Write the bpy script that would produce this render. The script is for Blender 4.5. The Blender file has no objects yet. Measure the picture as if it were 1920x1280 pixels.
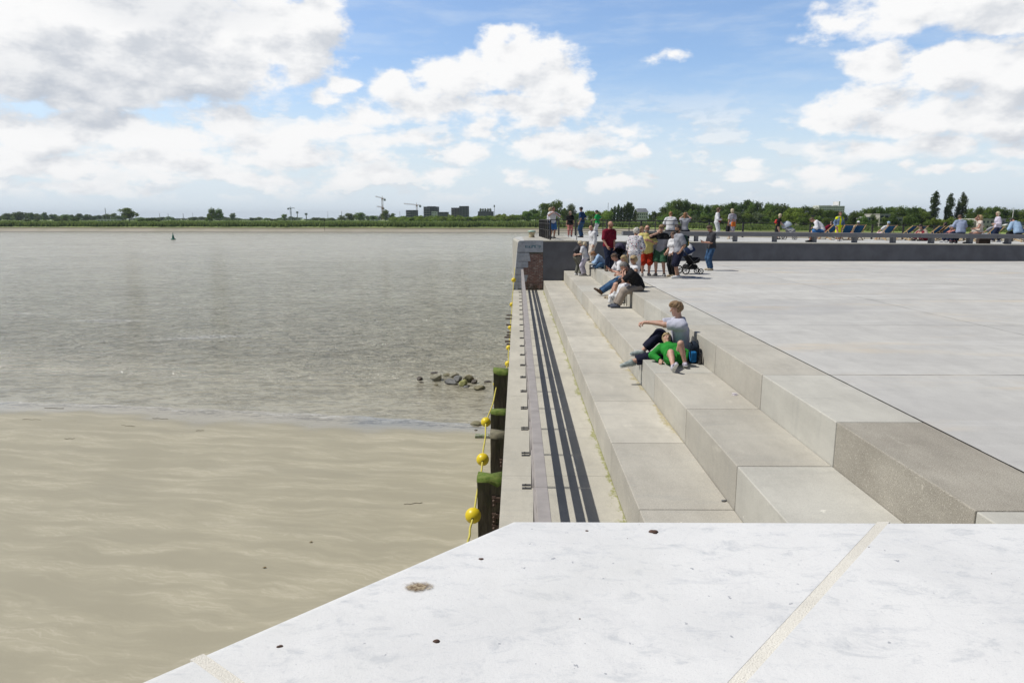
import bpy, bmesh, math, random
import numpy as np
from mathutils import Vector, Matrix
random.seed(7); rng = np.random.default_rng(7)
R = math.radians
scene = bpy.context.scene
col = scene.collection
# ---------------------------------------------------------------- camera
CAM = Vector((0, 0, 2.0)); PITCH = 0.1778; YAW = 0.0083; FP = 1280.0
cd = bpy.data.cameras.new('camera'); cam = bpy.data.objects.new('camera', cd); col.objects.link(cam)
cam.location = CAM; cam.rotation_euler = (math.pi/2 - PITCH, 0, YAW)
cd.lens = 24; cd.sensor_width = 36; cd.clip_start = 0.05; cd.clip_end = 9000
scene.camera = cam
scene.view_settings.view_transform = 'Standard'; scene.view_settings.look = 'None'
scene.view_settings.exposure = 0.0; scene.view_settings.gamma = 1.0
scene.view_settings.use_curve_mapping = False
scene.cycles.max_bounces = 5; scene.cycles.diffuse_bounces = 3; scene.cycles.glossy_bounces = 2
scene.cycles.transparent_max_bounces = 6; scene.cycles.volume_bounces = 0
try:
    scene.cycles.use_denoising = True
except Exception: pass

def ray(px, py):
    x = (px-960)/FP; u = -(py-640)/FP
    y = math.cos(PITCH) + u*math.sin(PITCH); z = -math.sin(PITCH) + u*math.cos(PITCH)
    return Vector((x*math.cos(YAW) - y*math.sin(YAW), x*math.sin(YAW) + y*math.cos(YAW), z))
def at(px, py, Y):
    r = ray(px, py); return CAM + r*(Y/r.y)
def onz(px, py, z):
    r = ray(px, py); return CAM + r*((z-CAM.z)/r.z)

# ---------------------------------------------------------------- node helper
class NT:
    def __init__(s, tree): s.t = tree; s.n = tree.nodes; s.l = tree.links
    def new(s, k, **kw):
        n = s.n.new(k)
        for a, b in kw.items(): setattr(n, a, b)
        return n
    def put(s, sock, v):
        if isinstance(v, bpy.types.NodeSocket): s.l.new(v, sock)
        elif v is not None:
            if sock.type in ('RGBA',) and len(v) == 3: v = (*v, 1)
            sock.default_value = v
    def m(s, op, a, b=None, c=None, clamp=False):
        n = s.new('ShaderNodeMath', operation=op, use_clamp=clamp)
        s.put(n.inputs[0], a)
        if b is not None: s.put(n.inputs[1], b)
        if c is not None: s.put(n.inputs[2], c)
        return n.outputs[0]
    def vm(s, op, a, b=None, c=None, sc=None):
        n = s.new('ShaderNodeVectorMath', operation=op)
        s.put(n.inputs[0], a)
        if b is not None: s.put(n.inputs[1], b)
        if c is not None: s.put(n.inputs[2], c)
        if sc is not None: s.put(n.inputs['Scale'], sc)
        return n.outputs['Value'] if op in ('LENGTH', 'DOT_PRODUCT', 'DISTANCE') else n.outputs[0]
    def noise(s, vec, scale, detail=4, rough=.55, out='Fac', dist=0):
        n = s.new('ShaderNodeTexNoise'); s.put(n.inputs['Vector'], vec)
        n.inputs['Scale'].default_value = scale; n.inputs['Detail'].default_value = detail
        n.inputs['Roughness'].default_value = rough; n.inputs['Distortion'].default_value = dist
        return n.outputs[out]
    def vor(s, vec, scale, feature='F1', out='Distance'):
        n = s.new('ShaderNodeTexVoronoi', feature=feature); s.put(n.inputs['Vector'], vec)
        n.inputs['Scale'].default_value = scale
        return n.outputs[out]
    def mix(s, f, a, b, blend='MIX'):
        n = s.new('ShaderNodeMix', data_type='RGBA', blend_type=blend)
        s.put(n.inputs[0], f); s.put(n.inputs[6], a); s.put(n.inputs[7], b)
        return n.outputs[2]
    def ss(s, v, lo, hi, a=0., b=1.):
        n = s.new('ShaderNodeMapRange', interpolation_type='SMOOTHSTEP')
        s.put(n.inputs[0], v); s.put(n.inputs[1], lo); s.put(n.inputs[2], hi); s.put(n.inputs[3], a); s.put(n.inputs[4], b)
        return n.outputs[0]
    def pos(s): return s.new('ShaderNodeNewGeometry').outputs['Position']
    def obj(s): return s.new('ShaderNodeTexCoord').outputs['Object']
    def xyz(s, v):
        n = s.new('ShaderNodeSeparateXYZ'); s.put(n.inputs[0], v); return n.outputs
    def comb(s, x, y, z):
        n = s.new('ShaderNodeCombineXYZ'); s.put(n.inputs[0], x); s.put(n.inputs[1], y); s.put(n.inputs[2], z); return n.outputs[0]
    def bump(s, h, strength=.3, dist=.01):
        n = s.new('ShaderNodeBump'); s.put(n.inputs['Height'], h)
        n.inputs['Strength'].default_value = strength; n.inputs['Distance'].default_value = dist
        return n.outputs[0]
def newmat(name):
    m = bpy.data.materials.new(name); m.use_nodes = True
    nt = NT(m.node_tree); b = nt.n['Principled BSDF']
    return m, nt, b
MATS = {}
def pm(name, c, c2=None, rough=.7, scale=3, bump=0, bscale=40, metal=0, spec=.4, rand=0, detail=4, coord='obj', aniso=None):
    if name in MATS: return MATS[name]
    m, nt, b = newmat(name)
    v = nt.obj() if coord == 'obj' else nt.pos()
    if aniso: v = nt.vm('MULTIPLY', v, aniso)
    c2 = c2 or tuple(x*.82 for x in c)
    f = nt.ss(nt.noise(v, scale, detail), .32, .68)
    cc = nt.mix(f, c2, c)
    if rand:
        r = nt.new('ShaderNodeObjectInfo').outputs['Random']
        hs = nt.new('ShaderNodeHueSaturation'); nt.put(hs.inputs['Color'], cc)
        nt.put(hs.inputs['Value'], nt.m('MULTIPLY_ADD', r, rand*2, 1-rand))
        cc = hs.outputs[0]
    nt.put(b.inputs['Base Color'], cc)
    b.inputs['Roughness'].default_value = rough; b.inputs['Metallic'].default_value = metal
    b.inputs['Specular IOR Level'].default_value = spec
    if bump: nt.put(b.inputs['Normal'], nt.bump(nt.noise(v, bscale, 3), bump, .01))
    MATS[name] = m; return m

# ---------------------------------------------------------------- sun and sky
SUN_EL = R(56.5); SDIR = Vector((-math.cos(SUN_EL)*math.cos(R(2.5)), math.cos(SUN_EL)*math.sin(R(2.5)), math.sin(SUN_EL)))
sd = bpy.data.lights.new('sun', 'SUN'); sd.energy = 4.0; sd.angle = R(.53); sd.color = (1, .965, .9)
so = bpy.data.objects.new('sun', sd); col.objects.link(so); so.location = (-20, 0, 40)
so.rotation_euler = SDIR.to_track_quat('Z', 'Y').to_euler()
w = bpy.data.worlds.new('World'); scene.world = w; w.use_nodes = True
try: w.cycles.sampling_method = 'MANUAL'; w.cycles.sample_map_resolution = 512
except Exception: pass
wn = NT(w.node_tree); wn.n.clear()
sky = wn.new('ShaderNodeTexSky', sky_type='NISHITA'); sky.sun_disc = False
sky.sun_elevation = SUN_EL; sky.sun_rotation = math.atan2(SDIR.x, SDIR.y)
sky.altitude = 0; sky.air_density = 1.0; sky.dust_density = 1.4; sky.ozone_density = 1.0
SKYS = .12
BL = [ # clouds: px centre, px radii on the photograph's sky, turned into azimuth and elevation below
 (90,70,230,120),(330,50,200,120),(520,55,130,85),(590,38,66,62),(170,150,250,48),(380,120,160,66),(20,130,120,60),
 (600,180,28,17),(636,152,30,20),
 (960,118,84,52),(862,142,84,50),(742,165,54,40),(1035,150,72,50),(1072,190,44,32),(820,196,130,36),(975,204,120,26),(690,222,80,22),
 (440,226,90,36),(345,258,95,24),(520,262,110,28),(190,240,110,42),(50,250,120,48),(640,246,84,28),(760,262,90,22),(300,300,190,24),
 (560,296,150,24),(90,310,150,20),(430,330,180,15),(680,326,90,18),(150,350,180,10),(840,330,50,13),
 (892,244,42,20),(872,288,60,24),(1060,270,112,24),(1165,244,58,16),(1203,284,25,16),(1100,308,70,17),(955,332,40,15),(1150,345,40,12),(1020,345,44,11),(1010,226,55,18),
 (1405,314,26,9),(1392,332,46,8),(1212,330,28,7),(1340,348,26,5),(1455,346,26,6),
 (1760,8,230,46),(1570,52,70,24),(1680,44,110,30),(1860,30,130,46),
 (1660,120,90,36),(1800,120,110,52),(1900,140,90,66),(1640,178,100,36),(1566,224,78,30),(1700,214,120,42),(1850,214,110,50),(1620,284,104,22),(1770,270,120,26),(1900,250,80,30),
 (1540,328,38,14),(1600,342,44,11),(1690,316,22,12),(1758,318,44,12),(1880,288,56,12),(1838,312,48,9),(1256,106,36,15)]
fg = bpy.data.node_groups.new('cloud_field', 'ShaderNodeTree')
fg.interface.new_socket('P', in_out='INPUT', socket_type='NodeSocketVector')
fg.interface.new_socket('D', in_out='OUTPUT', socket_type='NodeSocketFloat')
g = NT(fg); gi = g.new('NodeGroupInput'); go = g.new('NodeGroupOutput')
acc = None
for (cx, cy, rx, ry) in BL:
    d0 = ray(cx, cy).normalized(); az = math.atan2(d0.x, d0.y); el = math.asin(d0.z)
    da = rx/FP/ (1+((cx-960)/FP)**2)*1.02; de = ry/FP/(1+((cx-960)/FP)**2)**.5
    v = g.vm('MULTIPLY_ADD', gi.outputs[0], (1/da, 1/de, 0), (-az/da, -el/de, 0))
    ln = g.vm('LENGTH', v)
    sz = min(1.0, (ry/60.0))
    ln = g.m('MULTIPLY', g.m('SUBTRACT', ln, 1.0), .25+.75*sz)   # so small clouds keep a crisp rim
    if acc is None: acc = ln
    else:
        n = g.new('ShaderNodeMath', operation='SMOOTH_MIN'); g.put(n.inputs[0], acc); g.put(n.inputs[1], ln); n.inputs[2].default_value = .12; acc = n.outputs[0]
g.put(go.inputs[0], acc)
dirv = wn.new('ShaderNodeTexCoord').outputs['Generated']
dx, dy, dz = wn.xyz(dirv)
az = wn.m('ARCTAN2', dx, dy); el = wn.m('ARCSINE', dz)
P = wn.comb(az, el, 0)
PP = wn.vm('MULTIPLY', P, (1, 1.7, 1))
warp = wn.vm('SUBTRACT', wn.noise(PP, 9, 5, .6, out='Color'), (.5, .5, .5))
P2 = wn.vm('MULTIPLY_ADD', warp, (.085, .05, 0), P)
def fld(p):
    n = wn.new('ShaderNodeGroup'); n.node_tree = fg; wn.put(n.inputs[0], p); return n.outputs[0]
fb = wn.noise(PP, 22, 7, .62)
bil = wn.vor(wn.vm('MULTIPLY_ADD', warp, (.12, .12, 0), PP), 15, 'SMOOTH_F1')
bil2 = wn.vor(wn.vm('MULTIPLY_ADD', warp, (.06, .06, 0), PP), 42, 'SMOOTH_F1')
nz = wn.m('ADD', wn.m('ADD', wn.m('MULTIPLY', wn.m('SUBTRACT', fb, .5), 1.5), wn.m('MULTIPLY', wn.m('SUBTRACT', .45, bil), .75)), wn.m('MULTIPLY', wn.m('SUBTRACT', .4, bil2), .35))
front = wn.ss(wn.m('ABSOLUTE', az), .68, .85, 0, 1)
up = wn.ss(el, .34, .46, 0, 1)
away = wn.m('MAXIMUM', front, up)
gen = wn.m('MULTIPLY', wn.m('SUBTRACT', .52, wn.noise(wn.comb(wn.m('DIVIDE', dx, wn.m('ADD', wn.m('ABSOLUTE', dz), .12)), wn.m('DIVIDE', dy, wn.m('ADD', wn.m('ABSOLUTE', dz), .12)), 0), .9, 4)), 5)
f1 = wn.m('ADD', fld(P2), 0)
mixf = wn.new('ShaderNodeMix', data_type='FLOAT'); wn.put(mixf.inputs[0], away); wn.put(mixf.inputs[2], f1); mixf.inputs[3].default_value = 1.5
f1 = mixf.outputs[0]
# field minus noise: negative inside
dens = wn.m('SUBTRACT', wn.m('MULTIPLY', nz, .75), f1)
cover = wn.ss(dens, -.10, .30)
# light from upper left: compare with the field a little nearer the sun
P3 = wn.vm('ADD', P2, (-.018, .034, 0))
f2 = wn.m('SUBTRACT', 0.0, fld(P3))
PP2 = wn.vm('ADD', PP, (-.012, .03, 0))
fb2 = wn.noise(PP2, 22, 5, .6)
rel = wn.m('MULTIPLY', wn.m('SUBTRACT', fb2, wn.noise(PP, 22, 5, .6)), 1.35)
soft = wn.noise(wn.vm('MULTIPLY', P, (1, 2.0, 1)), 5.5, 4, .5)
bilr = wn.m('MULTIPLY', wn.m('SUBTRACT', wn.vor(wn.vm('MULTIPLY_ADD', warp, (.12, .12, 0), PP2), 15, 'SMOOTH_F1'), bil), -.9)
shade = wn.m('ADD', wn.m('ADD', wn.m('MULTIPLY', f2, .62), wn.m('ADD', rel, bilr)), wn.m('MULTIPLY', wn.m('SUBTRACT', soft, .5), 1.05))
shade = wn.ss(shade, -.05, .95)
dark = wn.ss(wn.vm('LENGTH', wn.vm('MULTIPLY_ADD', P2, (1/.19, 1/.05, 0), (-math.atan2(ray(170,150).x, ray(170,150).y)/.19, -math.asin(ray(170,165).normalized().z)/.05, 0))), .35, 1.25, .20, 0)
dark2 = wn.ss(wn.vm('LENGTH', wn.vm('MULTIPLY_ADD', P2, (1/.12, 1/.03, 0), (-math.atan2(ray(330,5).x, ray(330,5).y)/.12, -math.asin(ray(330,8).normalized().z)/.03, 0))), .3, 1.3, .22, 0)
shade = wn.m('ADD', wn.m('MULTIPLY', shade, .66), wn.m('MAXIMUM', dark, dark2), clamp=True)
CB = 8.2
ccol = wn.mix(shade, (1.0*CB, 1.0*CB, 1.0*CB, 1), (.47*CB, .52*CB, .60*CB, 1))
skyc = wn.mix(1.0, sky.outputs[0], wn.mix(away, (1.20, 1.32, 1.48, 1), (.30, .34, .42, 1)), 'MULTIPLY')
# thin bright veil low over the horizon
veil = wn.m('MULTIPLY', wn.ss(el, .0, .22, .92, .0), wn.m('SUBTRACT', 1, wn.m('MULTIPLY', away, .7)))
skyc = wn.mix(veil, skyc, (6.5, 7.3, 8.0, 1))
thin = wn.ss(wn.noise(wn.vm('MULTIPLY', P, (1, 5, 1)), 7, 6, .6), .42, .75, 0, .28)
skyc = wn.mix(wn.m('MULTIPLY', thin, wn.m('SUBTRACT', 1, away)), skyc, (6.6, 7.2, 7.8, 1))
cv = wn.m('MULTIPLY', cover, wn.ss(el, .0, .06, .45, 1))
LP = wn.vm('MULTIPLY_ADD', warp, (.03, .03, 0), wn.vm('MULTIPLY', P, (1, 2.3, 1)))
lown = wn.m('ADD', wn.noise(LP, 13, 6, .6), wn.m('MULTIPLY', wn.m('SUBTRACT', wn.noise(wn.vm('MULTIPLY', P, (1, 1.5, 1)), 4, 2), .5), .35))
lowm = wn.m('MULTIPLY', wn.m('MULTIPLY', wn.ss(el, .015, .045), wn.ss(el, .10, .19, 1, 0)), wn.ss(az, -.1, .5, 1, .55))
lowf = wn.m('MULTIPLY', wn.ss(lown, .47, .60), lowm)
lowf = wn.m('MULTIPLY', lowf, wn.m('SUBTRACT', 1, away))
lowc = wn.mix(wn.ss(wn.m('SUBTRACT', wn.noise(wn.vm('ADD', LP, (-.01, .035, 0)), 13, 5, .6), lown), -.06, .05), (CB*.97, CB*.97, CB*.97, 1), (.76*CB, .81*CB, .86*CB, 1))
skyc = wn.mix(wn.m('MULTIPLY', lowf, .85), skyc, lowc)
final = wn.mix(cv, skyc, ccol)
bg = wn.new('ShaderNodeBackground'); wn.put(bg.inputs[0], final); bg.inputs[1].default_value = SKYS
wo = wn.new('ShaderNodeOutputWorld'); wn.put(wo.inputs[0], bg.outputs[0])

# ---------------------------------------------------------------- object helpers
class MB:
    def __init__(s): s.v = []; s.f = []; s.s = []
    def add(s, vs, fs, smooth=False):
        o = len(s.v); s.v += [tuple(x) for x in vs]; s.f += [tuple(i+o for i in f) for f in fs]; s.s += [smooth]*len(fs)
    def box(s, a, b):
        x0, y0, z0 = a; x1, y1, z1 = b
        s.add([(x0,y0,z0),(x1,y0,z0),(x1,y1,z0),(x0,y1,z0),(x0,y0,z1),(x1,y0,z1),(x1,y1,z1),(x0,y1,z1)],
              [(0,3,2,1),(4,5,6,7),(0,1,5,4),(1,2,6,5),(2,3,7,6),(3,0,4,7)])
    def prism(s, poly, z0, z1, axis='z'):
        n = len(poly)
        def P(p, h): return (p[0], p[1], h) if axis == 'z' else ((p[0], h, p[1]) if axis == 'y' else (h, p[0], p[1]))
        s.add([P(p, z0) for p in poly]+[P(p, z1) for p in poly],
              [tuple(range(n))[::-1], tuple(range(n, 2*n))]+[(i, (i+1) % n, n+(i+1) % n, n+i) for i in range(n)])
    def bar(s, a, b, w, h, up=(0,0,1)):
        a = Vector(a); b = Vector(b); d = (b-a).normalized(); up = Vector(up)
        if abs(d.dot(up)) > .98: up = Vector((0,1,0))
        x = d.cross(up).normalized(); y = x.cross(d)
        vs = []
        for p in (a, b):
            for sx, sy in ((-1,-1),(1,-1),(1,1),(-1,1)): vs.append(p+x*sx*w/2+y*sy*h/2)
        s.add(vs, [(0,1,2,3),(7,6,5,4),(0,4,5,1),(1,5,6,2),(2,6,7,3),(3,7,4,0)])
    def tube(s, pts, rad, n=8, smooth=True):
        pts = [Vector(p) for p in pts]; rs = rad if isinstance(rad, (list, tuple)) else [rad]*len(pts)
        vs = []; fs = []
        for i, p in enumerate(pts):
            d = (pts[min(i+1, len(pts)-1)]-pts[max(i-1, 0)]).normalized()
            u = Vector((0,0,1)) if abs(d.z) < .9 else Vector((0,1,0))
            x = d.cross(u).normalized(); y = x.cross(d)
            for k in range(n):
                a = 2*math.pi*k/n; vs.append(p+(x*math.cos(a)+y*math.sin(a))*rs[i])
        for i in range(len(pts)-1):
            for k in range(n):
                fs.append((i*n+k, i*n+(k+1) % n, (i+1)*n+(k+1) % n, (i+1)*n+k))
        s.add(vs, fs, smooth); o = len(s.v)-len(vs)
        s.f.append(tuple(o+k for k in range(n))[::-1]); s.f.append(tuple(o+(len(pts)-1)*n+k for k in range(n))); s.s += [False, False]
    def lathe(s, prof, c=(0,0,0), n=20):
        vs = []; fs = []; m = len(prof)
        for k in range(n):
            a = 2*math.pi*k/n
            for r, z in prof: vs.append((c[0]+r*math.cos(a), c[1]+r*math.sin(a), c[2]+z))
        for k in range(n):
            for i in range(m-1):
                fs.append((k*m+i, ((k+1) % n)*m+i, ((k+1) % n)*m+i+1, k*m+i+1))
        s.add(vs, fs, True)
    def ball(s, c, r, n=14, sc=(1,1,1)):
        prof = [(max(1e-4, r*math.cos(t)), r*math.sin(t)) for t in [math.pi*(i/(n/2)-.5) for i in range(n//2+1)]]
        m = MB(); m.lathe(prof, (0,0,0), n)
        s.add([(c[0]+x*sc[0], c[1]+y*sc[1], c[2]+z*sc[2]) for x, y, z in m.v], m.f, True)
    def build(s, name, mat, parent=None, loc=None, mats=None):
        me = bpy.data.meshes.new(name); me.from_pydata(s.v, [], s.f); me.update()
        me.polygons.foreach_set('use_smooth', s.s)
        if mat: me.materials.append(mat)
        o = bpy.data.objects.new(name, me); col.objects.link(o)
        if parent: o.parent = parent
        if loc is not None: o.location = loc
        return o
def bev(o, wd=.008, seg=1):
    bm = bmesh.new(); bm.from_mesh(o.data); bmesh.ops.remove_doubles(bm, verts=bm.verts, dist=1e-6)
    bmesh.ops.bevel(bm, geom=bm.edges[:], offset=wd, segments=seg, affect='EDGES', profile=.5)
    bm.to_mesh(o.data); bm.free(); return o
def tag(o, label=None, cat=None, group=None, kind=None):
    if label: o['label'] = label
    if cat: o['category'] = cat
    if group: o['group'] = group
    if kind: o['kind'] = kind
    return o
def thing(name, label, cat, loc=(0,0,0), rz=0, group=None):
    o = bpy.data.objects.new(name, None); col.objects.link(o); o.location = loc; o.rotation_euler = (0,0,rz)
    o.empty_display_size = .2
    return tag(o, label, cat, group)
def grid_mesh(name, xs, ys, zf, mat, attr=None):
    nx, ny = len(xs), len(ys)
    X, Y = np.meshgrid(xs, ys, indexing='xy'); Z = zf(X, Y)
    v = np.stack([X, Y, Z], -1).reshape(-1, 3)
    i = np.arange(nx*ny).reshape(ny, nx)
    f = np.stack([i[:-1,:-1], i[:-1,1:], i[1:,1:], i[1:,:-1]], -1).reshape(-1, 4)
    me = bpy.data.meshes.new(name); me.from_pydata(v.tolist(), [], f.tolist()); me.update()
    me.polygons.foreach_set('use_smooth', [True]*len(me.polygons)); me.materials.append(mat)
    o = bpy.data.objects.new(name, me); col.objects.link(o); return o

# ---------------------------------------------------------------- levels
X0, X1, X2, X3, X4 = -.205, 1.25, 2.227, 3.191, 4.062
Z0, Z1, Z2 = -1.397, -.934, -.464
J0, JL, YW = 4.495, 2.109, 33.0
ZD = .96; YN = 2.16; ZN = 1.0
WATER = -6.0
def deckz(x, y): return ZD - max(0, x)*(.0075+.0005*max(0, y-33))

# ---------------------------------------------------------------- materials of the setting
def concrete(name, c1, c2, speck=.35, spscale=150, stain=.35, bump=.25, seam=None, extra=None, rough=.85):
    m, nt, b = newmat(name); p = nt.pos()
    big = nt.ss(nt.noise(p, .55, 5, .6), .3, .7)
    c = nt.mix(big, c1, c2)
    mid = nt.ss(nt.noise(nt.vm('MULTIPLY', p, (1, .35, 1)), 3.2, 6, .65), .35, .72)
    c = nt.mix(nt.m('MULTIPLY', mid, stain), c, tuple(x*.72 for x in c1))
    sp = nt.noise(p, spscale, 2, .5)
    c = nt.mix(nt.m('MULTIPLY', nt.ss(sp, .52, .72), speck), c, tuple(x*.42 for x in c1))
    c = nt.mix(nt.m('MULTIPLY', nt.ss(nt.noise(nt.vm('ADD', p, (5, 3, 1)), spscale*.8, 2, .5), .56, .74), speck*.8), c, tuple(min(1, x*1.6) for x in c2))
    blo = nt.ss(nt.noise(nt.vm('ADD', p, (2, 8, 5)), 1.6, 8, .78), .50, .68, 0, .30)
    c = nt.mix(blo, c, tuple(x*.70 for x in c1))
    eff = nt.ss(nt.noise(nt.vm('MULTIPLY_ADD', p, (1, .4, 1), (11, 2, 7)), 2.6, 8, .75), .60, .72, 0, .4)
    c = nt.mix(eff, c, tuple(min(.75, x*1.28) for x in c2))
    chip = nt.ss(nt.noise(nt.vm('ADD', p, (21, 12, 3)), 7, 3, .5), .745, .76, 0, .6)
    c = nt.mix(chip, c, tuple(min(.8, x*1.4) for x in c2))
    if extra: c = extra(nt, p, c)
    r = nt.new('ShaderNodeObjectInfo').outputs['Random']
    hs = nt.new('ShaderNodeHueSaturation'); nt.put(hs.inputs['Color'], c); nt.put(hs.inputs['Value'], nt.m('MULTIPLY_ADD', r, .14, .93)); c = hs.outputs[0]
    nt.put(b.inputs['Base Color'], c); b.inputs['Roughness'].default_value = rough; b.inputs['Specular IOR Level'].default_value = .25
    h = nt.m('ADD', nt.m('MULTIPLY', sp, 1), nt.m('MULTIPLY', mid, .3))
    nt.put(b.inputs['Normal'], nt.bump(h, bump, .006))
    return m
def streaks(nt, p, c):
    # vertical water marks on risers
    x, y, z = nt.xyz(p)
    s = nt.ss(nt.noise(nt.comb(nt.m('MULTIPLY', x, .2), nt.m('MULTIPLY', y, 1), nt.m('MULTIPLY', z, .12)), 7, 4), .5, .75)
    return nt.mix(nt.m('MULTIPLY', s, .22), c, (.30, .30, .28))
def algae_at(xe, colA, wid):
    def f(nt, p, c):
        c = streaks(nt, p, c)
        x, y, z = nt.xyz(p)
        n = nt.noise(nt.comb(nt.m('MULTIPLY', x, 2), y, 0), 1.7, 5, .7)
        d = nt.m('SUBTRACT', xe, x)
        lim = nt.m('MULTIPLY', nt.ss(n, .44, .72, .10, 1), wid)
        fac = nt.ss(nt.m('DIVIDE', d, lim), .3, 1, .85, 0)
        fine = nt.ss(nt.noise(p, 26, 3, .7), .3, .55)
        return nt.mix(nt.m('MULTIPLY', fac, fine), c, colA)
    return f
C_BEIGE = ((.46, .435, .375), (.56, .53, .455))
m_tread1 = concrete('concrete_beige_lower', *C_BEIGE, speck=.3, extra=algae_at(X2, (.36, .31, .16), .26))
m_step_a = concrete('concrete_beige', *C_BEIGE, speck=.38, extra=streaks)
m_step_b = concrete('concrete_warm_grey', (.42, .395, .34), (.50, .475, .41), speck=.5, spscale=110, extra=streaks)
m_step_c = concrete('concrete_pale_grey', (.46, .445, .395), (.55, .535, .475), speck=.35, extra=streaks)
m_step_d = concrete('exposed_aggregate_brown', (.36, .33, .275), (.45, .42, .355), speck=.8, spscale=115, stain=.5, bump=.5)
m_walk = concrete('walkway_concrete', (.47, .445, .375), (.57, .54, .455), speck=.35, extra=algae_at(X1, (.24, .25, .07), .26))
def plaza_x(nt, p, c):
    x, y, z = nt.xyz(p)
    wob = nt.m('MULTIPLY', nt.m('SUBTRACT', nt.noise(p, 1.2, 4), .5), .05)
    def line(coord, off, period, wdt, soft):
        t = nt.m('FRACT', nt.m('DIVIDE', nt.m('ADD', nt.m('SUBTRACT', coord, off), wob), period))
        d = nt.m('MULTIPLY', nt.m('MINIMUM', t, nt.m('SUBTRACT', 1, t)), period)
        return nt.ss(d, wdt, wdt+soft, 1, 0)
    brk = nt.ss(nt.noise(p, 2.5, 3), .3, .6, .35, 1)
    a = line(y, J0+2*JL, 2*JL, .008, .012)
    b2 = nt.m('MULTIPLY', line(x, 8.85, 4.8, .008, .012), .7)
    l = nt.m('MULTIPLY', nt.m('MAXIMUM', a, b2), brk)
    c = nt.mix(l, c, (.07, .065, .055))
    # tyre arcs and pale drying marks
    r = nt.vm('LENGTH', nt.vm('SUBTRACT', p, (15.5, 9.6, 0)))
    ring = nt.m('MULTIPLY', nt.ss(nt.m('ABSOLUTE', nt.m('SUBTRACT', nt.m('FRACT', nt.m('MULTIPLY', r, .55)), .5)), .0, .12, .2, 0), nt.ss(r, 7.0, 5.5, 0, 1))
    c = nt.mix(nt.m('MULTIPLY', ring, 1.8), c, (.28, .275, .265))
    pale = nt.ss(nt.noise(nt.vm('MULTIPLY', p, (.25, 1.6, 1)), 1.1, 5, .6), .52, .74, 0, .6)
    c = nt.mix(pale, c, (.66, .655, .63))
    c = nt.mix(nt.ss(nt.noise(nt.vm('MULTIPLY', p, (.5, 1.4, 1)), 2.4, 7, .7), .5, .72, 0, .3), c, (.34, .335, .32))
    pan = nt.noise(nt.vm('ADD', nt.vm('SNAP', nt.vm('SUBTRACT', p, (8.85, J0+2*JL, 0)), (4.8, 2*JL, 1)), (.37, .61, 0)), 3.7, 1)
    c = nt.mix(nt.ss(pan, .3, .7, 0, .22), c, (.36, .355, .345))
    c = nt.mix(nt.ss(nt.noise(p, 1.3, 9, .85), .66, .70, 0, .35), c, (.22, .21, .2))
    tan = nt.ss(nt.noise(nt.vm('MULTIPLY', nt.vm('ADD', p, (9, 4, 0)), (.3, 1.1, 1)), .8, 4, .6), .54, .72, 0, .55)
    c = nt.mix(tan, c, (.58, .49, .36))
    oval = nt.ss(nt.vm('LENGTH', nt.vm('MULTIPLY', nt.vm('SUBTRACT', p, (6.1, 15.6, 0)), (.62, .72, 0))), .85, 1.0, .22, 0)
    c = nt.mix(oval, c, (.33, .33, .34))
    return c
m_plaza = concrete('plaza_concrete', (.485, .475, .45), (.565, .555, .52), speck=.3, spscale=120, extra=plaza_x, bump=.2)
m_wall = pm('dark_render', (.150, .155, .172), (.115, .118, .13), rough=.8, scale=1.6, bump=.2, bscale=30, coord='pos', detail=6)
m_dark_metal = pm('anthracite_metal', (.085, .08, .075), (.06, .057, .055), rough=.45, metal=.3, scale=6)
m_rail = pm('bronze_grey_paint', (.37, .34, .32), (.31, .285, .27), rough=.65, metal=0, scale=5, spec=.25)
m_joint = pm('joint_black', (.03, .028, .025), rough=.9)

# water ---------------------------------------------------------
SH = [(-200, 752), (0, 752), (150, 757), (330, 764), (520, 772), (700, 781), (820, 790), (885, 795), (1000, 800)]
SHP = [onz(a, b, WATER) for a, b in SH]
shx = np.array([p.x for p in SHP]); shy = np.array([p.y for p in SHP])
def shore_y(x): return np.interp(x, shx, shy, left=shy[0]+2, right=shy[-1])
m_water, nt, b = newmat('river_water'); p = nt.pos()
x, y, z = nt.xyz(p)
dist = nt.m('SQRT', nt.m('ADD', nt.m('MULTIPLY', x, x), nt.m('MULTIPLY', y, y)))
mud = nt.mix(nt.ss(nt.noise(nt.vm('MULTIPLY', p, (.5, 1.5, 1)), .06, 4), .35, .65), (.60, .575, .45), (.68, .65, .52))
mud = nt.mix(nt.ss(y, 24, 75, .8, 0), mud, (.37, .34, .255))
def foam(px, py, rx, ry, th, ang):
    c0 = onz(px, py, WATER)
    q = nt.new('ShaderNodeVectorRotate', rotation_type='Z_AXIS'); nt.put(q.inputs['Vector'], p); nt.put(q.inputs['Center'], tuple(c0)); q.inputs['Angle'].default_value = ang
    ln = nt.vm('LENGTH', nt.vm('MULTIPLY', nt.vm('SUBTRACT', q.outputs[0], tuple(c0)), (1/rx, 1/ry, 0)))
    n = nt.noise(nt.vm('MULTIPLY', p, (1, 2.2, 1)), 3.2, 6, .75)
    return nt.ss(nt.m('SUBTRACT', n, nt.m('MULTIPLY', ln, .22)), th, th+.14)
fo = nt.m('MAXIMUM', foam(205, 601, 3.6, 1.1, .34, 0), foam(385, 632, 4.6, 1.4, .37, -.3))
fo = nt.m('MAXIMUM', fo, foam(55, 588, 3.5, 1.2, .42, 0))
mud = nt.mix(nt.m('MULTIPLY', fo, .8), mud, (.8, .8, .78))
ripple_n = lambda sc_, o_: nt.noise(nt.vm('MULTIPLY_ADD', p, (.75, 1.7, 1), (o_, o_, 0)), sc_, 5, .68, dist=.9)
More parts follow.
